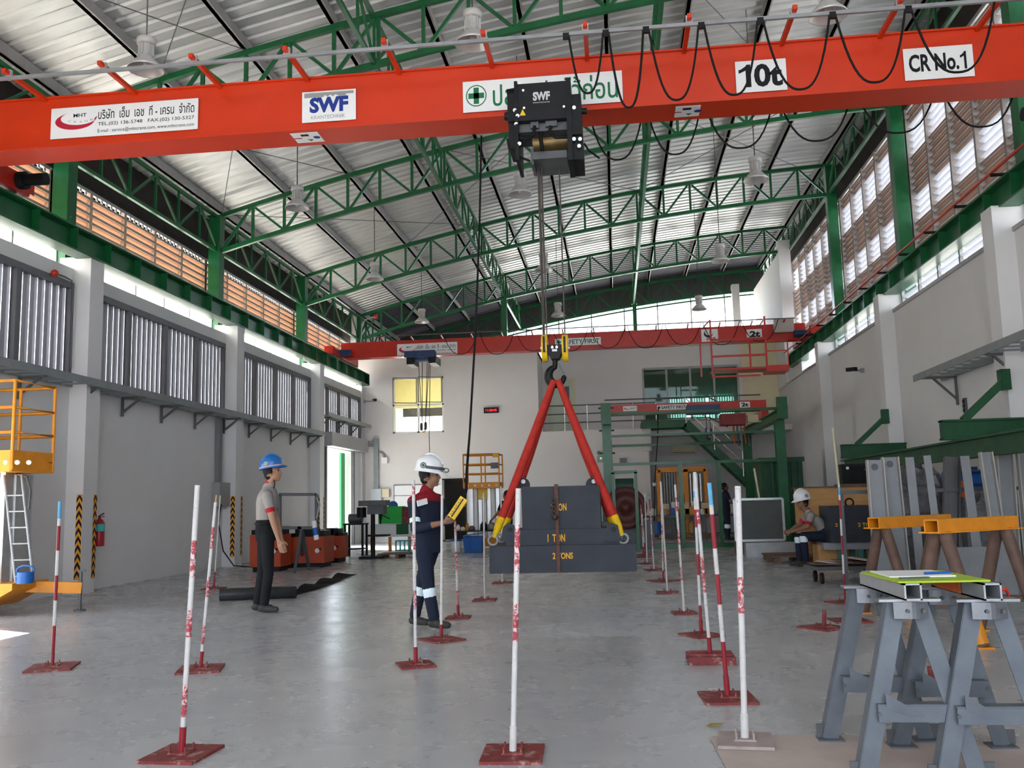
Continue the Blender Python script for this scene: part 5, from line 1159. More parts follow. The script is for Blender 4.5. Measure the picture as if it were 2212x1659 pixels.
m = MB(); pbox(m, 1484, 1556, 874, 893, YS3-.5, YS3-.05); m.build('hoist_body', BLUE, c3)
pbox(MB(), 1558, 1612, 893, 917, YS3-.3, YS3+.3).build('chain_box', M('red_ribbed_box', (.26, .03, .03), .5, var=.15), c3)
pbox(MB(), 1615, 1645, 896, 912, YS3-.2, YS3).build('control_box', CREAM, c3)
for px in (1524, 1532): MB().cyl(onY(px, 893, YS3-.2), onY(px+3, 925, YS3-.2), .012, 5).build('wire_rope', ROPE, c3)
h4 = thing('hook_block', onY(1530, 930, YS3-.2), 'small dark hook block in front of the green staircase', 'hook')
for px in (1525, 1536): MB().cyl(onY(px-1.5, 932, YS3-.2), onY(px+1.5, 932, YS3-.2), .11, 14).build('sheave', BLUE, h4)
MB().tube([onY(1531, 940, YS3-.2)+Vector((.05*math.cos(q), 0, -.06+.06*math.sin(q))) for q in [2+k*.42 for k in range(10)]], .018, 8).build('hook', BLACK, h4)
sl_ = thing('hanging_slings', onY(1605, 960, YG1-.5), 'bunch of slings and chains hanging on the rear gantry rail', 'slings')
for k in range(6): MB().tube((onY(1584+k*8, 905+k*3, YG1-.4), onY(1585+k*8, 935+k*2, YG1-.4), onY(1588+k*8, 958+(k % 3)*5, YG1-.4)), .03, 6).build('sling', [M('orange_sling', (.5, .13, .03), .7), GREYD, GREY][k % 3 if k else 0], sl_)
pn = thing('pendant_control', onY(1415, 1050, YS3-.3), 'thin black pendant cable with a white switch under the small red crane', 'controller')
MB().tube((onY(1422, 880, YS3-.3), onY(1421, 940, YS3-.3), onY(1417, 1000, YS3-.3), onY(1414, 1045, YS3-.3), onY(1413, 1125, YS3-.3)), .014, 6).build('cable', BLACKM, pn)
pbox(MB(), 1410, 1417, 1043, 1050, YS3-.36, YS3-.3).build('switch', WHITE, pn)
tk = thing('green_tank', onY(1690, 1170, 25.2), 'tall dark green ribbed steel tank beside the gantry column', 'tank')
a, b = onY(1648, 1080, 25.2).x, onY(1738, 1080, 25.2).x; z = onY(1690, 988, 25.2).z
MB().box(a, b, 25.2, 26.6, 0, z-.12).build('shell', GREEND, tk); MB().box(a-.05, b+.05, 25.12, 26.65, z-.12, z).build('rim', GREEND, tk)
for k in range(6): x = a+(b-a)*(k+.5)/6; MB().box(x-.04, x+.04, 25.13, 25.2, 0, z-.12).build('rib', GREEND, tk)
MB().prism([(0, 0), (.42, 0), (.30, .5), (0, .5)], (b+.06, 25.3, .95), X3, Z3, -.6).build('side_hopper', GREEND, tk)
wm = thing('wheel_machine', onY(1345, 1150, 23.9), 'dark green machine with a big maroon wheel behind the hanging weights', 'machine')
c = onY(1352, 1097, 23.8)
MB().lathe(((0, 0), (.50, 0), (.54, .04), (.54, .18), (.50, .22), (.40, .22), (.36, .16), (.12, .16), (.12, .26), (0, .26)), c+Y3*.26, (0, -1, 0), 28).build('wheel', M('maroon_wheel', (.10, .025, .022), .5, var=.2), wm)
MB().box(c.x-.75, c.x+.7, 24.1, 24.9, 0, c.z-.35).build('base', GREYD, wm); MB().box(c.x-.6, c.x+.45, 24.1, 24.8, c.z-.35, c.z+.25).build('gear_housing', M('machine_green_grey', (.04, .07, .06), .5, var=.15), wm)
m = MB(); cc = onY(1348, 1050, 23.95); m.cyl(cc+Vector((-.22, .2, 0)), cc+Vector((.25, .2, 0)), .20, 16); m.build('top_motor', M('machine_green', (.02, .06, .04), .5), wm); MB().box(cc.x-.12, cc.x+.12, 24.0, 24.3, cc.z-.35, cc.z).build('motor_foot', GREYD, wm)
# amber tool rack under the gallery
rk2 = thing('tool_rack', onY(1475, 1110, 31.0), 'amber tool rack hung with grey tubes and boxes on shelves', 'rack')
a, b = onY(1424, 1060, 31.2).x, onY(1526, 1060, 31.2).x; z0, z1 = onY(1475, 1105, 31.2).z, onY(1475, 1014, 31.2).z
MB().box(a, b, 31.4, 31.45, z0, z1).build('back_panel', M('dull_cream_board', (.36, .33, .27), .7), rk2)
for x in (a, a+(b-a)*.58, b): MB().box(x-.07, x+.07, 31.2, 31.4, 0, z1).build('post', AMB, rk2)
for z in (z0, z1): MB().box(a, b, 31.2, 31.4, z-.08, z+.08).build('shelf_beam', AMB, rk2)
MB().box(a+(b-a)*.38, a+(b-a)*.62, 31.22, 31.3, z0+.55, z1-.1).build('amber_board', AMB, rk2)
for k in range(6): MB().cyl((a+.18+k*.09, 31.25, z0+.2), (a+.18+k*.09, 31.25, z1-.1), .035, 8).build('hanging_tube', GREY, rk2)
for k in range(4): MB().cyl((b-.5+k*.11, 31.25, z0+.3), (b-.5+k*.11, 31.25, z1-.15), .04, 8).build('hanging_tube', ALU, rk2)
for k in range(5): MB().box(a+.05+k*.32, a+.3+k*.32, 31.0, 31.3, z0+.09, z0+.27+.05*(k % 2)).build('box', WHITE if k % 2 else CREAM, rk2)
wbn = thing('workbench', onY(1500, 1165, 30.2), 'cluttered dark workbench behind the gantry fence', 'workbench')
a, b = onY(1395, 1115, 29.8).x, onY(1600, 1115, 29.8).x; zz = onY(1500, 1112, 29.8).z
MB().box(a, b, 29.8, 30.6, zz-.06, zz).build('top', GREYD, wbn)
for x in (a+.1, (a+b)/2, b-.15): MB().box(x, x+.08, 29.85, 29.93, 0, zz-.06).build('leg', GREYD, wbn)
MB().box(a+.15, b-.1, 29.9, 30.5, .12, .16).build('lower_shelf', GREYD, wbn)
rnd = random.Random(11)
for k in range(9):
    x = a+.25+k*(b-a-.5)/8; w_ = rnd.uniform(.1, .2); h_ = rnd.uniform(.12, .3)
    t = tag(MB().box(x-w_/2, x+w_/2, 29.95, 30.25, zz+.001, zz+h_).box(x-w_/2+.02, x+w_/2-.02, 29.93, 29.95, zz+.03, zz+h_-.03).build('parts_bin', [WHITE, GREY, BLUEP, CREAM, AMB][k % 5], loc=(x, 30.1, zz)), '%s parts box on the cluttered workbench' % ['white', 'grey', 'blue', 'cream', 'amber'][k % 5], 'box', 'boxes on the workbench')
for k in range(5):
    x = a+.4+k*(b-a-.8)/4; tag(MB().cyl((x, 30.2, .161), (x, 30.2, .5+.1*(k % 2)), .12, 14).cyl((x, 30.2, .5+.1*(k % 2)), (x, 30.2, .54+.1*(k % 2)), .09, 14).build('drum', [BLUEP, GREYD, WOOD, GREY, BLACK][k], loc=(x, 30.2, .161)), '%s drum on the lower shelf of the workbench' % ['blue', 'dark grey', 'brown', 'grey', 'black'][k], 'drum', 'drums under the workbench')
# ================================================================ personnel lifts
def basket(mb, x0, x1, y0, y1, z0, z1, r=.02, nx=3):
    for z in (z0+.12, z0+(z1-z0)*.42, z0+(z1-z0)*.70, z1):
        mb.tube(((x0, y0, z), (x1, y0, z), (x1, y1, z), (x0, y1, z), (x0, y0, z)), r, 8)
    for k in range(nx+1): x = x0+(x1-x0)*k/nx; mb.tube(((x, y0, z0), (x, y0, z1)), r, 8); mb.tube(((x, y1, z0), (x, y1, z1)), r, 8)
lf = thing('personnel_lift', onZ(20, 1330), 'amber personnel lift with aluminium mast cut by the pillar wall side', 'lift')
bz0, bz1 = onY(60, 1022, 11.5).z, onY(80, 832, 11.4).z; X1 = onY(82, 920, 11.4).x
m = basket(MB(), X1-1.0, X1, 10.9, 11.75, bz0, bz1) or MB(); mb_ = MB(); basket(mb_, X1-1.0, X1, 10.9, 11.75, bz0+.02, bz1, .022, 2); mb_.build('guard_rail', AMB, lf)
tb_ = MB(); tb_.box(X1-1.0, X1, 10.88, 10.9, bz0, bz0+.27); tb_.box(X1-.01, X1+.01, 10.88, 11.76, bz0, bz0+.27); tb_.box(X1-1, X1, 10.9, 11.75, bz0, bz0+.03); tb_.build('toe_board', AMB, lf)
m = MB()
for px in (12, 37, 62): m.cyl(onY(px, 999, 10.87), onY(px, 999, 10.89), .03, 12)
m.build('toe_board_hole', WHITE, lf)
X0m = onY(2, 1150, 11.4).x; mz = MB()
for k in range(4): mz.box(X0m-.12+k*.085, X0m-.05+k*.085, 11.15, 11.35, .35, bz0)
mz.box(X0m-.14, X0m+.22, 11.35, 11.7, .3, bz0-.02); mz.build('mast', ALU, lf)
ld = MB(); l0, l1 = onY(72, 1268, 11.1), onY(48, 1035, 11.1)
for dx in (0, .24): ld.tube((Vector((l0.x-dx, 11.1, .42)), Vector((l1.x-dx, 11.1, l1.z)), Vector((l1.x-dx-.04, 11.15, l1.z+.05))), .018, 8)
for k in range(6): q = Vector((l0.x, 11.1, .5)).lerp(Vector((l1.x, 11.1, l1.z)), k/6); ld.tube((q, q-X3*.24), .012, 6)
ld.build('ladder', GREY, lf)
bs = MB(); p = onZ(0, 1328); e = onZ(75, 1300)
bs.prism([(-.9, .12), (.0, .12), (.42, .34), (.42, .42), (-.9, .42)], (p.x, 10.95, 0), X3, Z3, -.75); bs.build('base', AMB, lf)
MB().box(p.x-.5, p.x+.02, 10.93, 10.95, .42, .70).build('hood', AMB, lf)
MB().cyl((p.x-.1, 10.98, .09), (p.x-.1, 11.1, .09), .09, 16).build('wheel', BLACKM, lf)
j = onZ(172, 1320); ar = onY(60, 1282, 11.3)
MB().bar(Vector((ar.x-.3, 11.35, .36)), Vector((j.x+.02, j.y, .30)), .06, .14).build('outrigger', AMB, lf)
m = MB(); m.tube((j, j+Z3*.52), .022, 10); m.cyl(j, j+Z3*.02, .075, 14); m.bar(j+Z3*.52-X3*.05, j+Z3*.52+X3*.06, .02, .02); m.build('jack', GREYD, lf)
m = MB(); q = onY(62, 1262, 11.0); m.cyl((q.x-.05, 11.0, .42), (q.x-.05, 11.0, .56), .10, 14); m.tube([(q.x-.05+.12*math.cos(k*.6), 11.0, .58+.06*math.sin(k*.6)) for k in range(7)], .012, 6); m.build('pump', BLUEP, lf)
MB().tube((onY(40, 1025, 11.2), onY(58, 1030, 11.2), onY(66, 1060, 11.2), onY(62, 1100, 11.2)), .014, 6).build('hose', GREYD, lf)
l2 = thing('personnel_lift', onZ(1045, 1183), 'amber personnel lift with pale extruded mast near the back wall', 'lift')
YL = 25.6; xa, xb = onY(1001, 1020, YL).x, onY(1078, 1020, YL).x; za, zc = onY(1040, 1055, YL).z, onY(1040, 981, YL).z
m = MB(); basket(m, xa, xb, YL, YL+.8, za+.02, zc, .02, 2); m.build('guard_rail', AMB, l2)
MB().box(xa, xb, YL-.02, YL+.8, za, za+.17).build('toe_board', AMB, l2)
m = MB()
for k in range(5): x = xa+.12+k*(xb-xa-.2)/4; m.cyl((x, YL-.03, za+.08), (x, YL-.02, za+.08), .03, 10)
m.build('toe_board_hole', WHITE, l2)
for k in range(7): x = xa+.12+k*.125; MB().box(x, x+.09, YL+.3-.03*(k % 2), YL+.5, .2, za).build('mast_section', WHITE if k % 2 else ALU, l2)
pbox(MB(), 1033, 1052, 1055, 1079, YL+.2, YL+.25).build('sign_board', YELB, l2)
m = MB(); q = onY(1038, 1077, YL+.19); lettering(m, '2', q, X3, Z3, .06, .1, 0, .03); m.build('number', WHITE, l2)
pbox(MB(), 1060, 1077, 999, 1012, YL-.03, YL-.01).build('notice', GREYD, l2); pbox(MB(), 1064, 1077, 979, 988, YL-.03, YL-.01).build('notice', YEL, l2)
MB().box(xa, xb, YL+.1, YL+.9, .08, .3).build('base', AMB, l2)
for x in (xa+.1, xb-.1): MB().cyl((x, YL+.1, .09), (x, YL+.16, .09), .09, 14).build('wheel', BLACKM, l2)
# ================================================================ left side machines
def box_machine(x0, x1, y0, y1, Y, dep, label, doors=2):
    t = thing('power_cabinet', onY((x0+x1)/2, y1, Y), label, 'machine')
    a, b = onY(x0, y1, Y).x, onY(x1, y1, Y).x; z1 = onY((x0+x1)/2, y0, Y).z
    OR = M('orange_cabinet', (.40, .055, .018), .5, var=.15, scale=4, spot=((.10, .06, .05), .66, 6))
    MB().box(a, b, Y, Y+dep, .10, z1).build('cabinet', OR, t); MB().box(a+.05, b-.05, Y+.05, Y+dep-.05, 0, .10).build('skid', BLACK, t)
    for k in range(doors):
        u = a+(b-a)*k/doors+.02; v = a+(b-a)*(k+1)/doors-.02; d = MB().box(u, v, Y-.012, Y, .14, z1-.05).build('door', OR, t); MB().cyl((v-.06, Y-.03, z1*.6), (v-.06, Y-.01, z1*.6), .025, 8).build('latch', BLACK, d)
    m = MB(); rr = random.Random(int(x0))
    for k in range(4): u = a+(b-a)*(k+.5)/4; m.box(u-.09, u+.08, Y+.1, Y+dep-.1, z1, z1+rr.uniform(.05, .2))
    m.build('top_fitting', BLACK, t); MB().cyl((b-.15, Y-.014, z1*.55), (b-.15, Y-.010, z1*.55), .05, 14).build('dial', WHITE, t)
    return t
box_machine(539, 606, 1155, 1236, 18.3, .6, 'low orange power cabinet just behind the man in the blue helmet', 1)
box_machine(608, 700, 1160, 1226, 19.3, .7, 'wide orange power cabinet behind the grey easel stand')
box_machine(694, 736, 1158, 1213, 20.9, .6, 'small orange power cabinet beside the bright side door', 1)
es = thing('easel_stand', onZ(648, 1240), 'grey steel easel stand with an empty square frame', 'stand')
YE_ = 17.6; A_ = [onY(604, 1068, YE_), onY(684, 1068, YE_), onY(684, 1140, YE_), onY(604, 1140, YE_)]
for k in range(4): MB().bar(A_[k], A_[(k+1) % 4], .06, .06, up=(0, 1, 0)).build('frame_bar', GREYD, es)
ap = onY(652, 1142, YE_)
for fx, fy in ((636, 1238), (668, 1230), (652, 1222)): g = onZ(fx, fy); MB().bar(ap, g, .05, .05, up=(0, 1, 0)).build('leg', GREYD, es)
MB().bar(onY(640, 1228, YE_-.2), onY(690, 1226, YE_+.3), .05, .03).build('foot_bar', GREYD, es)
MB().bar(ap, (A_[3]+A_[2])/2, .06, .06, up=(0, 1, 0)).build('neck', GREYD, es)
MB().tube((onY(684, 1075, YE_-.06), onY(690, 1090, YE_-.06), onY(684, 1120, YE_-.06)), .02, 6).build('rag', GREY, es); MB().cyl(onY(678, 1125, YE_-.1), onY(684, 1166, YE_-.1), .05, 12).build('paper_roll', WHITE, es); MB().cyl(onY(680, 1140, YE_-.1), onY(683, 1156, YE_-.1), .055, 12).build('blue_wrap', BLUEP, es)
pp = thing('black_pipe', onZ(556, 1296), 'black plastic pipe lying on the floor behind the man in the blue helmet', 'pipe')
p0, p1 = onZ(475, 1298)+Z3*.085, onZ(640, 1292)+Z3*.085
MB().lathe(((.085, 0), (.085, (p1-p0).length), (.075, (p1-p0).length), (.075, .02), (0, .02), (.0, 0), (.085, 0)), p0, p1-p0, 20).build('pipe_wall', M('black_pvc', (.035, .037, .038), .35, var=.2), pp)
m = MB(); rows = []; a_, b_ = onZ(632, 1288), onZ(738, 1250); n_ = 16
for k in range(n_+1):
    u = k/n_; q = a_.lerp(b_, u); h = .03+.10*abs(math.sin(u*9.0))*(1 if k not in (0,) else 2); rows += [(q.x-.05, q.y, .004), (q.x, q.y+.05, h), (q.x+.05, q.y+.9, .012)]
m.add(rows, [(3*k+j, 3*k+3+j, 3*k+4+j, 3*k+1+j) for k in range(n_) for j in range(2)]); 
tag(m.build('rubber_sheet', BLACKM, loc=a_), 'crumpled black rubber sheet on the floor by the black pipe', 'sheet')
dp = thing('drill_press', onZ(806, 1206), 'dark pillar drill press silhouetted by the bright side door', 'drill press')
d0 = onZ(806, 1206); YD = d0.y
MB().obox(d0+Z3*.03, .55, .6, .06).build('base', BLACK, dp); MB().cyl(d0+Z3*.06, Vector((d0.x, YD, onY(806, 1090, YD).z)), .055, 12).build('column', BLACK, dp)
m = MB(); pbox(m, 774, 833, 1081, 1093, YD-.25, YD+.2); m.build('belt_guard', GREYD, dp); m = MB(); pbox(m, 793, 828, 1092, 1111, YD-.25, YD+.12); m.build('head', GREYD, dp)
MB().cyl(onY(781, 1096, YD), onY(781, 1118, YD), .12, 14).build('motor', BLACK, dp); MB().tube((onY(822, 1110, YD-.1), onY(822, 1122, YD-.1), onY(822, 1133, YD-.1)), [.05, .03, .012], 10).build('spindle', BLACK, dp)
MB().tube((onY(824, 1112, YD-.2), onY(842, 1121, YD-.3)), .012, 6).build('feed_handle', BLACK, dp); m = MB(); pbox(m, 793, 835, 1155, 1159, YD-.3, YD+.1); m.build('work_table', BLACK, dp)
gs = thing('bench_grinder_stand', onZ(765, 1203), 'dark steel stand with a grinder in front of the bright side door', 'stand')
g0 = onZ(765, 1203); YV = g0.y; zt_v = onY(765, 1134, YV).z
for dx in (-.24, .22):
    for dy in (0, .4): MB().box(g0.x+dx-.025, g0.x+dx+.025, YV+dy-.025, YV+dy+.025, 0, zt_v).build('leg', BLACK, gs)
MB().box(g0.x-.28, g0.x+.26, YV-.04, YV+.45, zt_v, zt_v+.04).build('top', BLACK, gs); MB().cyl((g0.x-.18, YV+.2, zt_v+.16), (g0.x+.16, YV+.2, zt_v+.16), .12, 14).build('grinder', GREYD, gs); MB().box(g0.x-.27, g0.x+.25, YV-.03, YV+.44, .18, .21).build('shelf', BLACK, gs)
gc = thing('green_cabinet', onY(845, 1190, 25.6), 'bright green tool cabinet on a white bench by the side door', 'cabinet')
pbox(MB(), 817, 868, 1094, 1131, 25.6, 26.1).build('upper_box', M('bright_green_paint', (.02, .42, .06), .45, var=.06), gc); pbox(MB(), 826, 866, 1096, 1129, 25.585, 25.6).build('door', M('bright_green_paint', (.02, .42, .06)), gc); pbox(MB(), 866, 886, 1095, 1132, 25.65, 26.1).build('red_side_box', DRED, gc)
m = MB(); pbox(m, 800, 886, 1132, 1160, 25.65, 26.2); m.build('white_bench', WHITE, gc); pbox(MB(), 856, 882, 1132, 1154, 25.62, 25.65).build('drawer', GREEN, gc)
zb_c = onY(845, 1160, 25.65).z
for px in (803, 842, 884): x = onY(px, 1170, 25.7).x; MB().box(x-.04, x+.04, 25.7, 25.78, 0, zb_c).build('leg', M('orange_leg', (.55, .22, .05), .6), gc)
bh = thing('hard_hat', onY(849, 1094, 25.8), 'blue hard hat lying on the green tool cabinet', 'hard hat')
q = onY(849, 1094, 25.8); MB().lathe(((.14, 0), (.135, .06), (.10, .12), (.05, .15), (0, .155)), q, n=16).build('shell', BLUEP, bh); MB().lathe(((.17, 0), (.13, .01)), q, n=16).build('brim', BLUEP, bh)
tc_ = thing('teal_crate', onY(868, 1180, 25.2), 'teal plastic crate on the floor under the green cabinet', 'crate')
a, b = onY(855, 1170, 25.2), onY(883, 1170, 25.2)
for k in range(4): x = a.x+(b.x-a.x)*k/3; MB().box(x-.02, x+.02, 25.2, 25.23, .02, .30).build('slat', TEAL, tc_)
for z in (.02, .28): MB().box(a.x-.02, b.x+.02, 25.2, 25.55, z, z+.03).build('rim', TEAL, tc_)
plt = thing('timber_pallet', onZ(840, 1204), 'low dark timber pallet on the floor by the drill press', 'pallet'); q = onZ(815, 1206)
for k in range(4): MB().obox(q+Vector((.5, .05+k*.2, .09)), 1.0, .14, .025).build('deck_board', WOODD, plt)
for k in range(3): MB().obox(q+Vector((.08+k*.42, .35, .04)), .09, .75, .08).build('stringer', WOODD, plt)
# black work table with blue bin
tb2 = thing('work_table', onY(1035, 1180, 24.6), 'black work table behind the operator with tools on it', 'table')
a, b = onY(984, 1148, 24.6).x, onY(1100, 1148, 24.6).x; zt2 = onY(1040, 1146, 24.6).z
MB().box(a, b, 24.6, 25.2, zt2-.03, zt2).build('top', BLACK, tb2)
for x in (a+.03, b-.05):
    for yy in (24.63, 25.15): MB().box(x-.02, x+.02, yy-.02, yy+.02, 0, zt2-.03).build('leg', BLACK, tb2)
for k, (px, r_, h_, mt, nm) in enumerate(((990, .05, .16, WHITE, 'white'), (1000, .07, .10, CREAM, 'cream'), (1010, .04, .2, AMB, 'amber'), (1019, .09, .12, GREYD, 'grey'), (1045, .10, .22, BLACK, 'black'), (1062, .12, .20, GREY, 'steel coloured'))):
    x = onY(px, 1146, 24.9).x; tag(MB().lathe(((0, 0), (r_, 0), (r_, h_*.7), (r_*.6, h_*.85), (r_*.6, h_), (0, h_)), (x, 24.9, zt2+.001), n=14).build('canister', mt, loc=(x, 24.9, zt2)), nm+' canister standing on the black work table', 'canister', 'canisters on the work table')
bb = thing('blue_bin', onY(1022, 1182, 24.2), 'blue plastic bin with a tilted lid in front of the work table', 'bin')
a, b = onY(1003, 1170, 24.2), onY(1044, 1170, 24.2); m = MB(); xm = (a.x+b.x)/2; hw = (b.x-a.x)/2
m.add([(xm-hw*.85, 24.0, .01), (xm+hw*.85, 24.0, .01), (xm+hw*.85, 24.45, .01), (xm-hw*.85, 24.45, .01), (xm-hw, 23.95, .42), (xm+hw, 23.95, .42), (xm+hw, 24.5, .42), (xm-hw, 24.5, .42)], MB.BF); m.build('tub', BLUEP, bb)
MB().obox((xm+.02, 24.2, .47), hw*2.05, .58, .03, 0, 0, 0, -.12).build('lid', BLUEP, bb)
wc = thing('white_bucket', onY(985, 1180, 24.3), 'white paint bucket with blue lid beside the blue bin', 'bucket'); q = onY(985, 1180, 24.3); q.z = 0
MB().lathe(((0, 0), (.13, 0), (.15, .32), (0, .32)), q, n=16).build('bucket', WHITE, wc); MB().lathe(((.155, .30), (.155, .35), (0, .36)), q, n=16).build('lid', BLUEP, wc)
# ================================================================ people
SKIN = M('skin', (.36, .19, .115), .5, var=.06, scale=14); SKIND = M('tanned_skin', (.25, .125, .075), .5, var=.06, scale=14)
HAIR = M('black_hair', (.012, .010, .010), .55); SHOE = M('dark_shoe_leather', (.05, .047, .043), .5, var=.2, scale=20)
POLO = M('grey_polo_cloth', (.30, .28, .26), .8, var=.06, scale=30, bump=.05); TROU = M('black_trouser_cloth', (.011, .012, .014), .75, var=.12, scale=20)
NAVY = M('navy_coverall_cloth', (.016, .021, .040), .75, var=.12, scale=18, bump=.06); YOKE = M('red_yoke_cloth', (.22, .012, .018), .75, var=.08)
COLR = M('red_collar', (.42, .02, .035), .7, var=.05); DSH = M('black_shirt', (.012, .012, .014), .8); LIP = M('lips', (.24, .09, .07), .5)
def capsule(mb, p, q, r0, r1, n=14, k=5):
    p = Vector(p); q = Vector(q); d = (q-p)
    if d.length < 1e-5: d = Vector((0, 0, 1e-4))
    u = d.normalized(); L = d.length; prof = []
    for i in range(k+1): a = -PI/2+PI/2*i/k; prof.append((r0*math.cos(a), r0*math.sin(a)))
    for i in range(k+1): a = PI/2*i/k; prof.append((r1*math.cos(a), L+r1*math.sin(a)))
    mb.lathe(prof, p, u, n)
class Body:
    def __init__(s): s.m = MB(); s.site = []
    def cap(s, p, q, r0, r1, mi):
        p = Vector(p); q = Vector(q); capsule(s.m, p, q, r0, r1); n = max(2, int((q-p).length/.02)+1)
        for i in range(n+1): t = i/n; s.site.append((*p.lerp(q, t), r0+(r1-r0)*t, mi))
    def ell(s, c, rx, ry, rz, R, mi, sc=1.0):
        c = Vector(c); b = MB(); b.ball((0, 0, 0), 1, 18, 0, rx, ry, rz); k = len(s.m.v)
        s.m.add([c+R @ Vector(v) for v in b.v], b.f)
        rm = min(rx, ry, rz)
        for dx in (-.6, 0, .6):
            for dy in (-.6, 0, .6):
                for dz in (-.6, 0, .6): s.site.append((*(c+R @ Vector((dx*(rx-rm*.7), dy*(ry-rm*.7), dz*(rz-rm*.7)))), rm*sc, mi))
    def loft(s, rings, mis, n=20):
        """rings: (centre, half depth, half width, yaw)"""
        vs = []
        for c, a, b, yw in rings:
            f = Vector((math.cos(yw), math.sin(yw), 0)); g = Vector((-math.sin(yw), math.cos(yw), 0)); c = Vector(c)
            for j in range(n):
                t = 2*PI*j/n; cx = math.copysign(abs(math.cos(t))**.8, math.cos(t)); cy = math.copysign(abs(math.sin(t))**.8, math.sin(t)); vs.append(c+f*a*cx+g*b*cy)
        k = len(rings); s.m.add(vs, [(i*n+j, i*n+(j+1) % n, (i+1)*n+(j+1) % n, (i+1)*n+j) for i in range(k-1) for j in range(n)]+[tuple(range(n-1, -1, -1)), tuple((k-1)*n+j for j in range(n))])
        for (i, (c, a, b, yw)) in enumerate(rings):
            g = Vector((-math.sin(yw), math.cos(yw), 0))
            for t in (-1, -.5, 0, .5, 1): s.site.append((*(Vector(c)+g*t*max(0, b-a)), a, mis[i]))
            if i+1 < k:
                c2, a2, b2, y2 = rings[i+1]; cm = Vector(c).lerp(Vector(c2), .5)
                for t in (-1, -.5, 0, .5, 1): s.site.append((*(cm+g*t*max(0, (b+b2)/2-(a+a2)/2)), (a+a2)/2, mis[i]))
    def hand(s, w, d, pn, curl, side, mi=0, sc=1.0):
        """palm and five fingers; d hand direction, pn palm normal, side +1/-1 where the thumb leaves"""
        w = Vector(w); d = Vector(d).normalized(); pn = Vector(pn); pn = (pn-d*pn.dot(d)).normalized(); a = d.cross(pn).normalized()*side
        s.cap(w, w+d*.03*sc, .024*sc, .026*sc, mi)
        for k in (-1, 0, 1): s.cap(w+d*.025*sc+a*k*.018*sc, w+d*.085*sc+a*k*.024*sc, .016*sc, .014*sc, mi)
        for k, ln in enumerate((.92, 1.0, 1.08, .98)):
            b = w+d*.09*sc+a*(-.030+.020*k)*sc; u = d; ang = curl
            for L in (.036, .027, .021):
                ax = u.cross(pn).normalized(); u = (Quaternion(ax, ang) @ u).normalized() if False else (u*math.cos(ang)+pn*math.sin(ang)).normalized(); e = b+u*L*ln*sc; s.cap(b, e, .0092*sc, .0082*sc, mi); pn2 = pn; b = e; pn = (pn-u*pn.dot(u)).normalized()
            pn = Vector(pn2)
            pn = (pn-d*pn.dot(d)).normalized()
        t = w+d*.035*sc+a*.028*sc; e = t+(d*.6+a*.6+pn*.35).normalized()*.04*sc; s.cap(t, e, .013*sc, .0105*sc, mi); s.cap(e, e+(d*.85+pn*.5).normalized()*.03*sc, .0105*sc, .009*sc, mi)
    def head(s, c, yw, pit, rol=0, sc=1.0):
        R = (Matrix.Rotation(yw, 3, 'Z') @ Matrix.Rotation(-pit, 3, 'Y') @ Matrix.Rotation(rol, 3, 'X')); s.HR = R; s.HC = Vector(c); c = Vector(c)
        P = lambda x, y, z: c+R @ (Vector((x, y, z))*sc)
        s.ell(P(-.012, 0, .025), .098*sc, .076*sc, .098*sc, R, 0)
        s.ell(P(.03, 0, -.035), .066*sc, .058*sc, .075*sc, R, 0); s.cap(P(.05, 0, -.085), P(.068, 0, -.09), .03*sc, .022*sc, 0)
        s.cap(P(-.03, 0, -.06), P(.05, 0, -.075), .045*sc, .035*sc, 0)
        s.cap(P(.09, 0, .01), P(.104, 0, -.022), .011*sc, .015*sc, 0)
        for k in (-1, 1): s.cap(P(.104-.006, k*.012, -.026), P(.096, k*.014, -.026), .009*sc, .009*sc, 0)
        for k in (-1, 1):
            s.ell(P(-.008, k*.078, -.005), .022*sc, .012*sc, .034*sc, R, 0); s.cap(P(.082, k*.03, .022), P(.078, k*.046, .018), .010*sc, .008*sc, 4); s.ell(P(.080, k*.033, .004), .010*sc, .015*sc, .008*sc, R, 8)
        s.cap(P(.088, -.018, -.055), P(.088, .018, -.055), .010*sc, .010*sc, 9)
        s.ell(P(-.03, 0, .035), .095*sc, .081*sc, .095*sc, R, 4); s.ell(P(-.055, 0, -.02), .055*sc, .068*sc, .065*sc, R, 4)
    def finish(s, name, mats, parent, voxel):
        me = s.m.mesh('tmp'); o = bpy.data.objects.new('tmp', me); COL.objects.link(o)
        md = o.modifiers.new('r', 'REMESH'); md.mode = 'VOXEL'; md.voxel_size = voxel; md.use_smooth_shade = True
        sm = o.modifiers.new('s', 'SMOOTH'); sm.factor = .5; sm.iterations = 3
        bpy.context.view_layer.update(); dg = bpy.context.evaluated_depsgraph_get(); res = bpy.data.meshes.new_from_object(o.evaluated_get(dg)); bpy.data.objects.remove(o)
        n = len(res.polygons); c = np.empty(n*3); res.polygons.foreach_get('center', c); c = c.reshape(-1, 3)
        S = np.array(s.site); best = np.full(n, 1e9); idx = np.zeros(n, int)
        for row in S:
            d = np.sqrt(((c-row[:3])**2).sum(1))-row[3]; k = d < best; best[k] = d[k]; idx[k] = int(row[4])
        for f in getattr(s, 'paint', ()): idx = f(c, idx)
        res.materials.clear()
        for m in mats: res.materials.append(m)
        res.polygons.foreach_set('material_index', idx.astype(np.int32)); res.polygons.foreach_set('use_smooth', np.ones(n, bool))
        off = wl(parent); v = np.empty(len(res.vertices)*3); res.vertices.foreach_get('co', v); v = v.reshape(-1, 3)-np.array(off); res.vertices.foreach_set('co', v.ravel()); res.update(); res.name = name
        b = bpy.data.objects.new(name, res); COL.objects.link(b); b.parent = parent; WL[b] = off
        return b
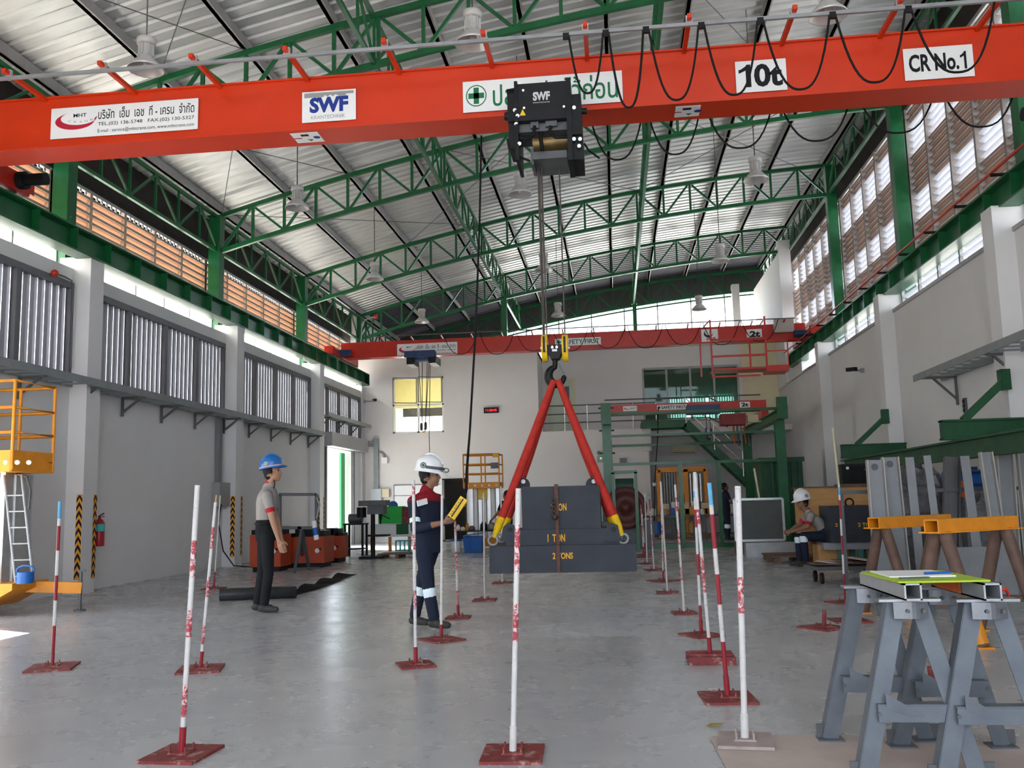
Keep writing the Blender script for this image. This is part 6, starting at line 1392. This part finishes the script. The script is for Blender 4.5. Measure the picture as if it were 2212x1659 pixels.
def helmet(parent, B, mat, sc=1.0, lift=.03, tilt=0.0, goggles=False, emblem=INKG, strap=None):
    R = B.HR @ Matrix.Rotation(tilt, 3, 'Y'); c = B.HC+B.HR @ Vector((-.012, 0, .045+lift))
    def put(mb, name, m, par): 
        mb.v = [tuple(c+R @ (Vector(v)*sc)) for v in mb.v]; return mb.build(name, m, par)
    n = 28; pr = [(1.0, 0), (1.0, .03), (.965, .065), (.86, .10), (.68, .128), (.42, .147), (.16, .153), (0, .154)]; vs = []
    for r, z in pr:
        for j in range(n): a = 2*PI*j/n; vs.append((.142*r*math.cos(a), .118*r*math.sin(a), z))
    m = MB(); m.add(vs, [(i*n+j, i*n+(j+1) % n, (i+1)*n+(j+1) % n, (i+1)*n+j) for i in range(len(pr)-1) for j in range(n)], 0, True)
    m.tube([(.14*(1-k/6)-.13*(k/6)+.0, 0, .045+.125*math.sin(PI*(k+.6)/7)) for k in range(7)], .012, 8)
    h = put(m, 'hard_hat', mat, parent)
    m = MB(); vs = []
    for j in range(n):
        a = 2*PI*j/n; f = 1+.055+.38*max(0, math.cos(a))**3; vs += [(.142*math.cos(a), .118*math.sin(a), .006), (.142*f*math.cos(a), .118*(1.055)*math.sin(a), -.012-.012*max(0, math.cos(a))**2), (.142*f*math.cos(a), .118*1.055*math.sin(a), -.018-.012*max(0, math.cos(a))**2), (.140*math.cos(a), .116*math.sin(a), -.008)]
    m.add(vs, [(4*j+k, 4*((j+1) % n)+k, 4*((j+1) % n)+k+1, 4*j+k+1) for j in range(n) for k in range(3)], 0, True); put(m, 'brim', mat, h)
    for sgn in (-1, 1):
        m = MB(); o = Vector((-.03, sgn*.120, .045)); e1 = Vector((1, 0, 0)); e2 = Vector((0, -sgn*.25, .97))
        cir = lambda r, d: [o+Vector((0, sgn*d, 0))+e1*r*math.cos(k*PI/8)+e2*r*math.sin(k*PI/8) for k in range(16)]
        m.add(cir(.030, .000), (tuple(range(16)), tuple(range(15, -1, -1))), 0); m.add(cir(.022, .0015), (tuple(range(16)), tuple(range(15, -1, -1))), 1)
        for u, v in ((.014, .005), (.005, .014)): m.add([o+Vector((0, sgn*.003, 0))+e1*x*u+e2*y*v for x, y in ((-1, -1), (1, -1), (1, 1), (-1, 1))], ((0, 1, 2, 3), (3, 2, 1, 0)), 0)
        put(m, 'safety_emblem', [emblem, WHITE], h)
    if goggles:
        m = MB(); m.tube([(.150*math.cos(a), .125*math.sin(a), .03) for a in [PI*k/8-PI/2 for k in range(9)]], .014, 8); put(m, 'goggle_strap', GREYD, h)
        m = MB(); m.tube([(.172*math.cos(a)+.012, .10*math.sin(a), .020) for a in [(k-4)*.2 for k in range(9)]], [.008, .016, .022, .024, .024, .024, .022, .016, .008], 8); put(m, 'goggle_lens', GLASSC, h)
    if strap:
        m = MB(); m.tube([(.146*math.cos(2*PI*k/20), .121*math.sin(2*PI*k/20), .006) for k in range(21)], .008, 6); put(m, 'stripe_band', strap, h)
    return h
def person(label, Y, px, mats, tyaw, hyaw, hpit, voxel, build=1.0, sleeve='short', handsdef=None, tape=False, fullcolor=None, hsc=1.0, seated=False, yoke=False, extra=None):
    J = {k: onY(v[0], v[1], Y+(v[2] if len(v) > 2 else 0)) for k, v in px.items()}
    for s in 'RL': J['ank'+s].z = .097
    org = onZ(*px['floor']) if 'floor' in px else Vector((J['ankR'].x, Y, 0))
    org.z = 0; t = thing('person', org, label, 'person'); B = Body(); b = build
    pel, neck = J['pel'], J['neck']; wst = J.get('waist', pel.lerp(neck, .30)); ch = J.get('chest', pel.lerp(neck, .72))
    F = Vector((math.cos(tyaw), math.sin(tyaw), 0)); hm = (J['hipR']+J['hipL'])/2
    B.loft([(hm-Z3*.06*(not seated), .115*b, .165*b, tyaw), (pel, .122*b, .172*b, tyaw), (pel.lerp(wst, .55), .114*b, .160*b, tyaw), (wst, .112*b, .155*b, tyaw), (wst.lerp(ch, .5), .122*b, .165*b, tyaw), (ch, .130*b, .178*b, tyaw), (ch.lerp(neck, .45), .120*b, .175*b, tyaw), (ch.lerp(neck, .78), .095*b, .135*b, tyaw), (neck, .066*b, .075*b, tyaw)], [2, 2, 2, 1, 1, 1, 5 if yoke else 1, 5 if yoke else 1, 1])
    for s in 'RL':
        sh, el, wr = J['sh'+s], J['el'+s], J['wr'+s]
        B.cap(ch.lerp(neck, .6), sh, .075*b, .066*b, 5 if yoke else 1); um = sh.lerp(el, .62)
        B.cap(sh, um, .066*b, .058*b, 1); B.cap(um, el, .047*b if sleeve == 'short' else .056*b, .041*b if sleeve == 'short' else .052*b, 0 if sleeve == 'short' else 1)
        if sleeve == 'short': B.cap(el, el.lerp(wr, .35), .042*b, .040*b, 0); B.cap(el.lerp(wr, .35), wr, .040*b, .026*b, 0); q = sh.lerp(el, .62); q2 = sh.lerp(el, .635); B.cap(q, q2, .0595*b, .0590*b, 5)
        else: e2 = el.lerp(wr, .5); B.cap(el, e2, .052*b, .047*b, 1); B.cap(e2, wr, .037*b, .026*b, 0)
        hp, kn, an = J['hip'+s], J['kn'+s], J['ank'+s]
        B.cap(hp, kn, .096*b, .066*b, 2); B.cap(kn, kn.lerp(an, .35), .066*b, .064*b, 2); B.cap(kn.lerp(an, .35), an+(kn-an)*.06, .064*b, .058*b, 2)
        if tape: d = (an-kn); B.cap(kn+d*.06, kn+d*.20, .069*b, .068*b, 6)
        toe = J['toe'+s]; ft = Vector((toe.x-an.x, toe.y-an.y, 0)).normalized(); zz = .045 if not seated else .045
        an0 = Vector((an.x, an.y, an.z)); fl = max(.0, min(an.z-.085, .3))
        B.cap(an0-Z3*.0, an0-Z3*.035, .050, .048, 3); B.cap(Vector((an.x, an.y, an.z-.045))-ft*.035, Vector((an.x, an.y, an.z-.05))+ft*.10, .042, .044, 3); B.cap(Vector((an.x, an.y, an.z-.05))+ft*.09, Vector((an.x, an.y, an.z-.054))+ft*.165, .042, .036, 3)
        hd = (handsdef or {}).get(s)
        if hd: B.hand(wr, hd[0], hd[1], hd[2], hd[3], 0, hsc)
    B.cap(neck-Z3*.02, J['head']-Vector((0, 0, .06)), .056*b, .052*b, 0)
    B.cap(neck-F*.01, neck+Z3*.025, .070*b, .064*b, 5)
    B.head(J['head'], hyaw, hpit, 0, 1.0)
    if extra: extra(B, J, F)
    bd = B.finish('body', mats, t, voxel)
    return t, B, J, bd
# --- the man in the blue helmet
YA = 11.3
mA = [SKIN, POLO, TROU, SHOE, HAIR, COLR, CYAN, BLACK, HAIR, LIP]
ta, BA, JA, _ = person('man in a grey polo shirt and blue hard hat standing and looking up', YA,
    dict(floor=(575, 1325), head=(589, 1021, 0), neck=(581, 1052, 0), chest=(577, 1085, 0), waist=(574, 1122, 0), pel=(574, 1143, 0), shR=(576, 1070, -.19), shL=(581, 1069, .19), elR=(588, 1119, -.23), elL=(596, 1118, .2), wrR=(602, 1166, -.21), wrL=(608, 1166, .15),
         hipR=(576, 1158, -.09), hipL=(572, 1158, .09), knR=(580, 1236, -.09), knL=(567, 1234, .1), ankR=(570, 1314, -.1), ankL=(556, 1312, .1), toeR=(612, 1320, -.13), toeL=(590, 1318, .12)), mA, .15, .08, .10, .0075, 1.0,
    handsdef={'R': ((.22, .0, -.97), (.3, .9, .1), .22, 1), 'L': ((.25, 0, -.97), (.3, -.9, .1), .25, -1)})
helmet(ta, BA, M('blue_helmet', (.012, .13, .42), .3, var=.03, coat=.4), 1.0, .028, -.05, strap=M('pink_band', (.75, .42, .42), .6), emblem=M('pale_green_ink', (.35, .6, .45), .5))
m = MB(); q = (JA['waist']+JA['pel'])/2; fr_b = JA['waist'].lerp(JA['pel'], .42)
m.tube([fr_b+Vector((.120*math.cos(a)*math.cos(.15)-.165*math.sin(a)*math.sin(.15), .120*math.cos(a)*math.sin(.15)+.165*math.sin(a)*math.cos(.15), 0)) for a in [2*PI*k/24 for k in range(25)]], .017, 8); m.build('belt', BLACK, ta)
m = MB(); m.tube((BA.HC+Vector((.035, -.06, -.09)), BA.HC+Vector((.05, -.05, -.15)), BA.HC+Vector((.03, -.05, -.20))), .006, 6); m.build('chin_strap', BLACK, ta)
# --- the operator
YO = 9.75
mB = [SKIND, NAVY, NAVY, SHOE, HAIR, YOKE, CYAN, BLACK, HAIR, LIP]
tb_, BB, JB, _ = person('operator in navy and red coveralls and white hard hat holding a yellow pendant', YO,
    dict(floor=(925, 1358), head=(929, 1029, 0), neck=(922, 1062, 0), chest=(919, 1095, 0), waist=(922, 1140, 0), pel=(924, 1168, 0), shR=(893, 1084, -.12), shL=(946, 1080, .12), elR=(898, 1142, -.22), elL=(966, 1128, .10), wrR=(958, 1129, -.30), wrL=(988, 1096, -.16),
         hipR=(915, 1182, -.07), hipL=(932, 1182, .07), knR=(926, 1272, -.1), knL=(909, 1266, .10), ankR=(938, 1342, -.12), ankL=(896, 1334, .14), toeR=(975, 1356, -.2), toeL=(925, 1345, .05)), mB, -.62, -.05, .04, .0075, 1.02, sleeve='long', yoke=True, tape=True,
    handsdef={'R': ((.85, -.05, .25), (.3, .75, .6), .75, 1), 'L': ((.62, -.55, .55), (.3, -.6, -.6), .7, -1)})
helmet(tb_, BB, M('white_helmet', (.78, .78, .80), .28, var=.02, coat=.4), 1.08, .02, .18, goggles=True)
u = Vector((math.cos(-.62), math.sin(-.62), 0)); g_ = Vector((-math.sin(-.62), math.cos(-.62), 0))
p = onY(912, 1085, YO-.28); m = MB(); m.obox(p, .012, .13, .06, -.70, 0, 0.2); m.build('name_patch', WHITE, tb_)
m = MB(); q = JB['shR'].lerp(JB['elR'], .72); d = (JB['elR']-JB['shR']).normalized(); m.tube((q-d*.025, q+d*.025), .0585, 16, caps=False); m.build('sleeve_tape', CYAN, tb_)
# --- the seated man
YSM = 17.5
mC = [SKIND, POLO, NAVY, SHOE, HAIR, COLR, CYAN, BLACK, HAIR, LIP]
tc2, BC, JC, _ = person('seated man in grey shirt and white hard hat leaning forward', YSM,
    dict(floor=(1738, 1224), head=(1733, 1086, 0), neck=(1746, 1108, 0), chest=(1760, 1122, 0), waist=(1775, 1141, 0), pel=(1781, 1152, 0), shL=(1752, 1114, -.18), shR=(1746, 1113, .18), elL=(1744, 1138, -.22), elR=(1727, 1133, .2), wrL=(1709, 1149, -.06), wrR=(1706, 1147, .06),
         hipL=(1781, 1159, -.1), hipR=(1779, 1159, .1), knL=(1735, 1157, -.14), knR=(1724, 1160, .14), ankL=(1741, 1204, -.14), ankR=(1728, 1206, .12), toeL=(1722, 1210, -.2), toeR=(1710, 1210, .1)), mC, PI, PI+.25, -.12, .009, 1.05, tape=True, seated=True,
    handsdef={'L': ((-.95, .25, -.1), (.1, .8, -.4), .8, 1), 'R': ((-.95, -.2, -.1), (.1, -.8, -.4), .8, -1)})
helmet(tc2, BC, M('white_helmet', (.78, .78, .80)), 1.1, .025, .05)
bxs = thing('box_seat', onZ(1785, 1215), 'grimy wooden box that the seated man sits on', 'box'); p = JC['pel']
MB().box(p.x-.18, p.x+.16, YSM-.24, YSM+.24, 0, p.z-.19).build('box_body', WOOD, bxs); MB().box(p.x-.2, p.x+.18, YSM-.26, YSM+.26, p.z-.19, p.z-.158).build('box_top', WOODD, bxs)
# --- two distant people
def stander(label, Y, hx, hy, yw, mats, vox, tape, arm):
    hd = onY(hx, hy, Y); pz = hd.z-.12; pos = lambda dx, dy, z: Vector((hd.x+dx, Y+dy, z)); K = {}
    org = Vector((hd.x, Y, 0)); t = thing('person', org, label, 'person'); B = Body(); s = pz/1.5; R = Matrix.Rotation(yw, 3, 'Z')
    L = lambda x, y, z: org+R @ Vector((x, y, z*s))
    B.loft([(L(0, 0, .86), .115, .16, yw), (L(0, 0, .96), .12, .165, yw), (L(0, 0, 1.08), .11, .15, yw), (L(0, 0, 1.28), .125, .17, yw), (L(0, 0, 1.42), .11, .165, yw), (L(0, 0, 1.49), .065, .075, yw)], [2, 2, 1, 1, 1, 1])
    for k in (-1, 1):
        sh = L(0, k*.19, 1.42); el = L(*arm[0][:1], k*.23, arm[0][1]); wr = L(arm[1][0], k*arm[1][2], arm[1][1]); B.cap(L(0, 0, 1.4), sh, .07, .062, 1); B.cap(sh, el.lerp(sh, .4), .06, .054, 1); B.cap(el.lerp(sh, .4), el, .045, .04, 0); B.cap(el, wr, .04, .026, 0); B.hand(wr, wr-el, Vector((0, 0, -1))+R @ Vector((.3, 0, 0)), .4, k)
        hp = L(0, k*.09, .88); kn = L(.02, k*.1, .48); an = L(0, k*.1, .09/s); B.cap(hp, kn, .092, .065, 2); B.cap(kn, an, .064, .055, 2); f = R @ Vector((1, 0, 0))
        if tape: B.cap(L(.015, k*.1, .46), L(.01, k*.1, .40), .069, .068, 6)
        B.cap(Vector((an.x, an.y, .045))-f*.03, Vector((an.x, an.y, .042))+f*.16, .043, .036, 3)
    B.cap(L(0, 0, 1.47), hd-Z3*.06, .055, .052, 0); B.head(hd, yw, -.1); B.finish('body', mats, t, vox)
stander('distant person in a black shirt standing behind the red slings', 22.9, 1094, 1070, PI*.85, [SKIND, DSH, TROU, SHOE, HAIR, DSH, CYAN, BLACK, HAIR, LIP], .012, False, ((.12, 1.14), (.30, 1.0, .18)))
stander('distant worker in dark coveralls with reflective knee bands behind the gantry fence', 28.2, 1566, 1052, .1, [SKIND, NAVY, NAVY, SHOE, HAIR, NAVY, CYAN, BLACK, HAIR, LIP], .012, True, ((.1, 1.16), (.36, 1.08, .12)))
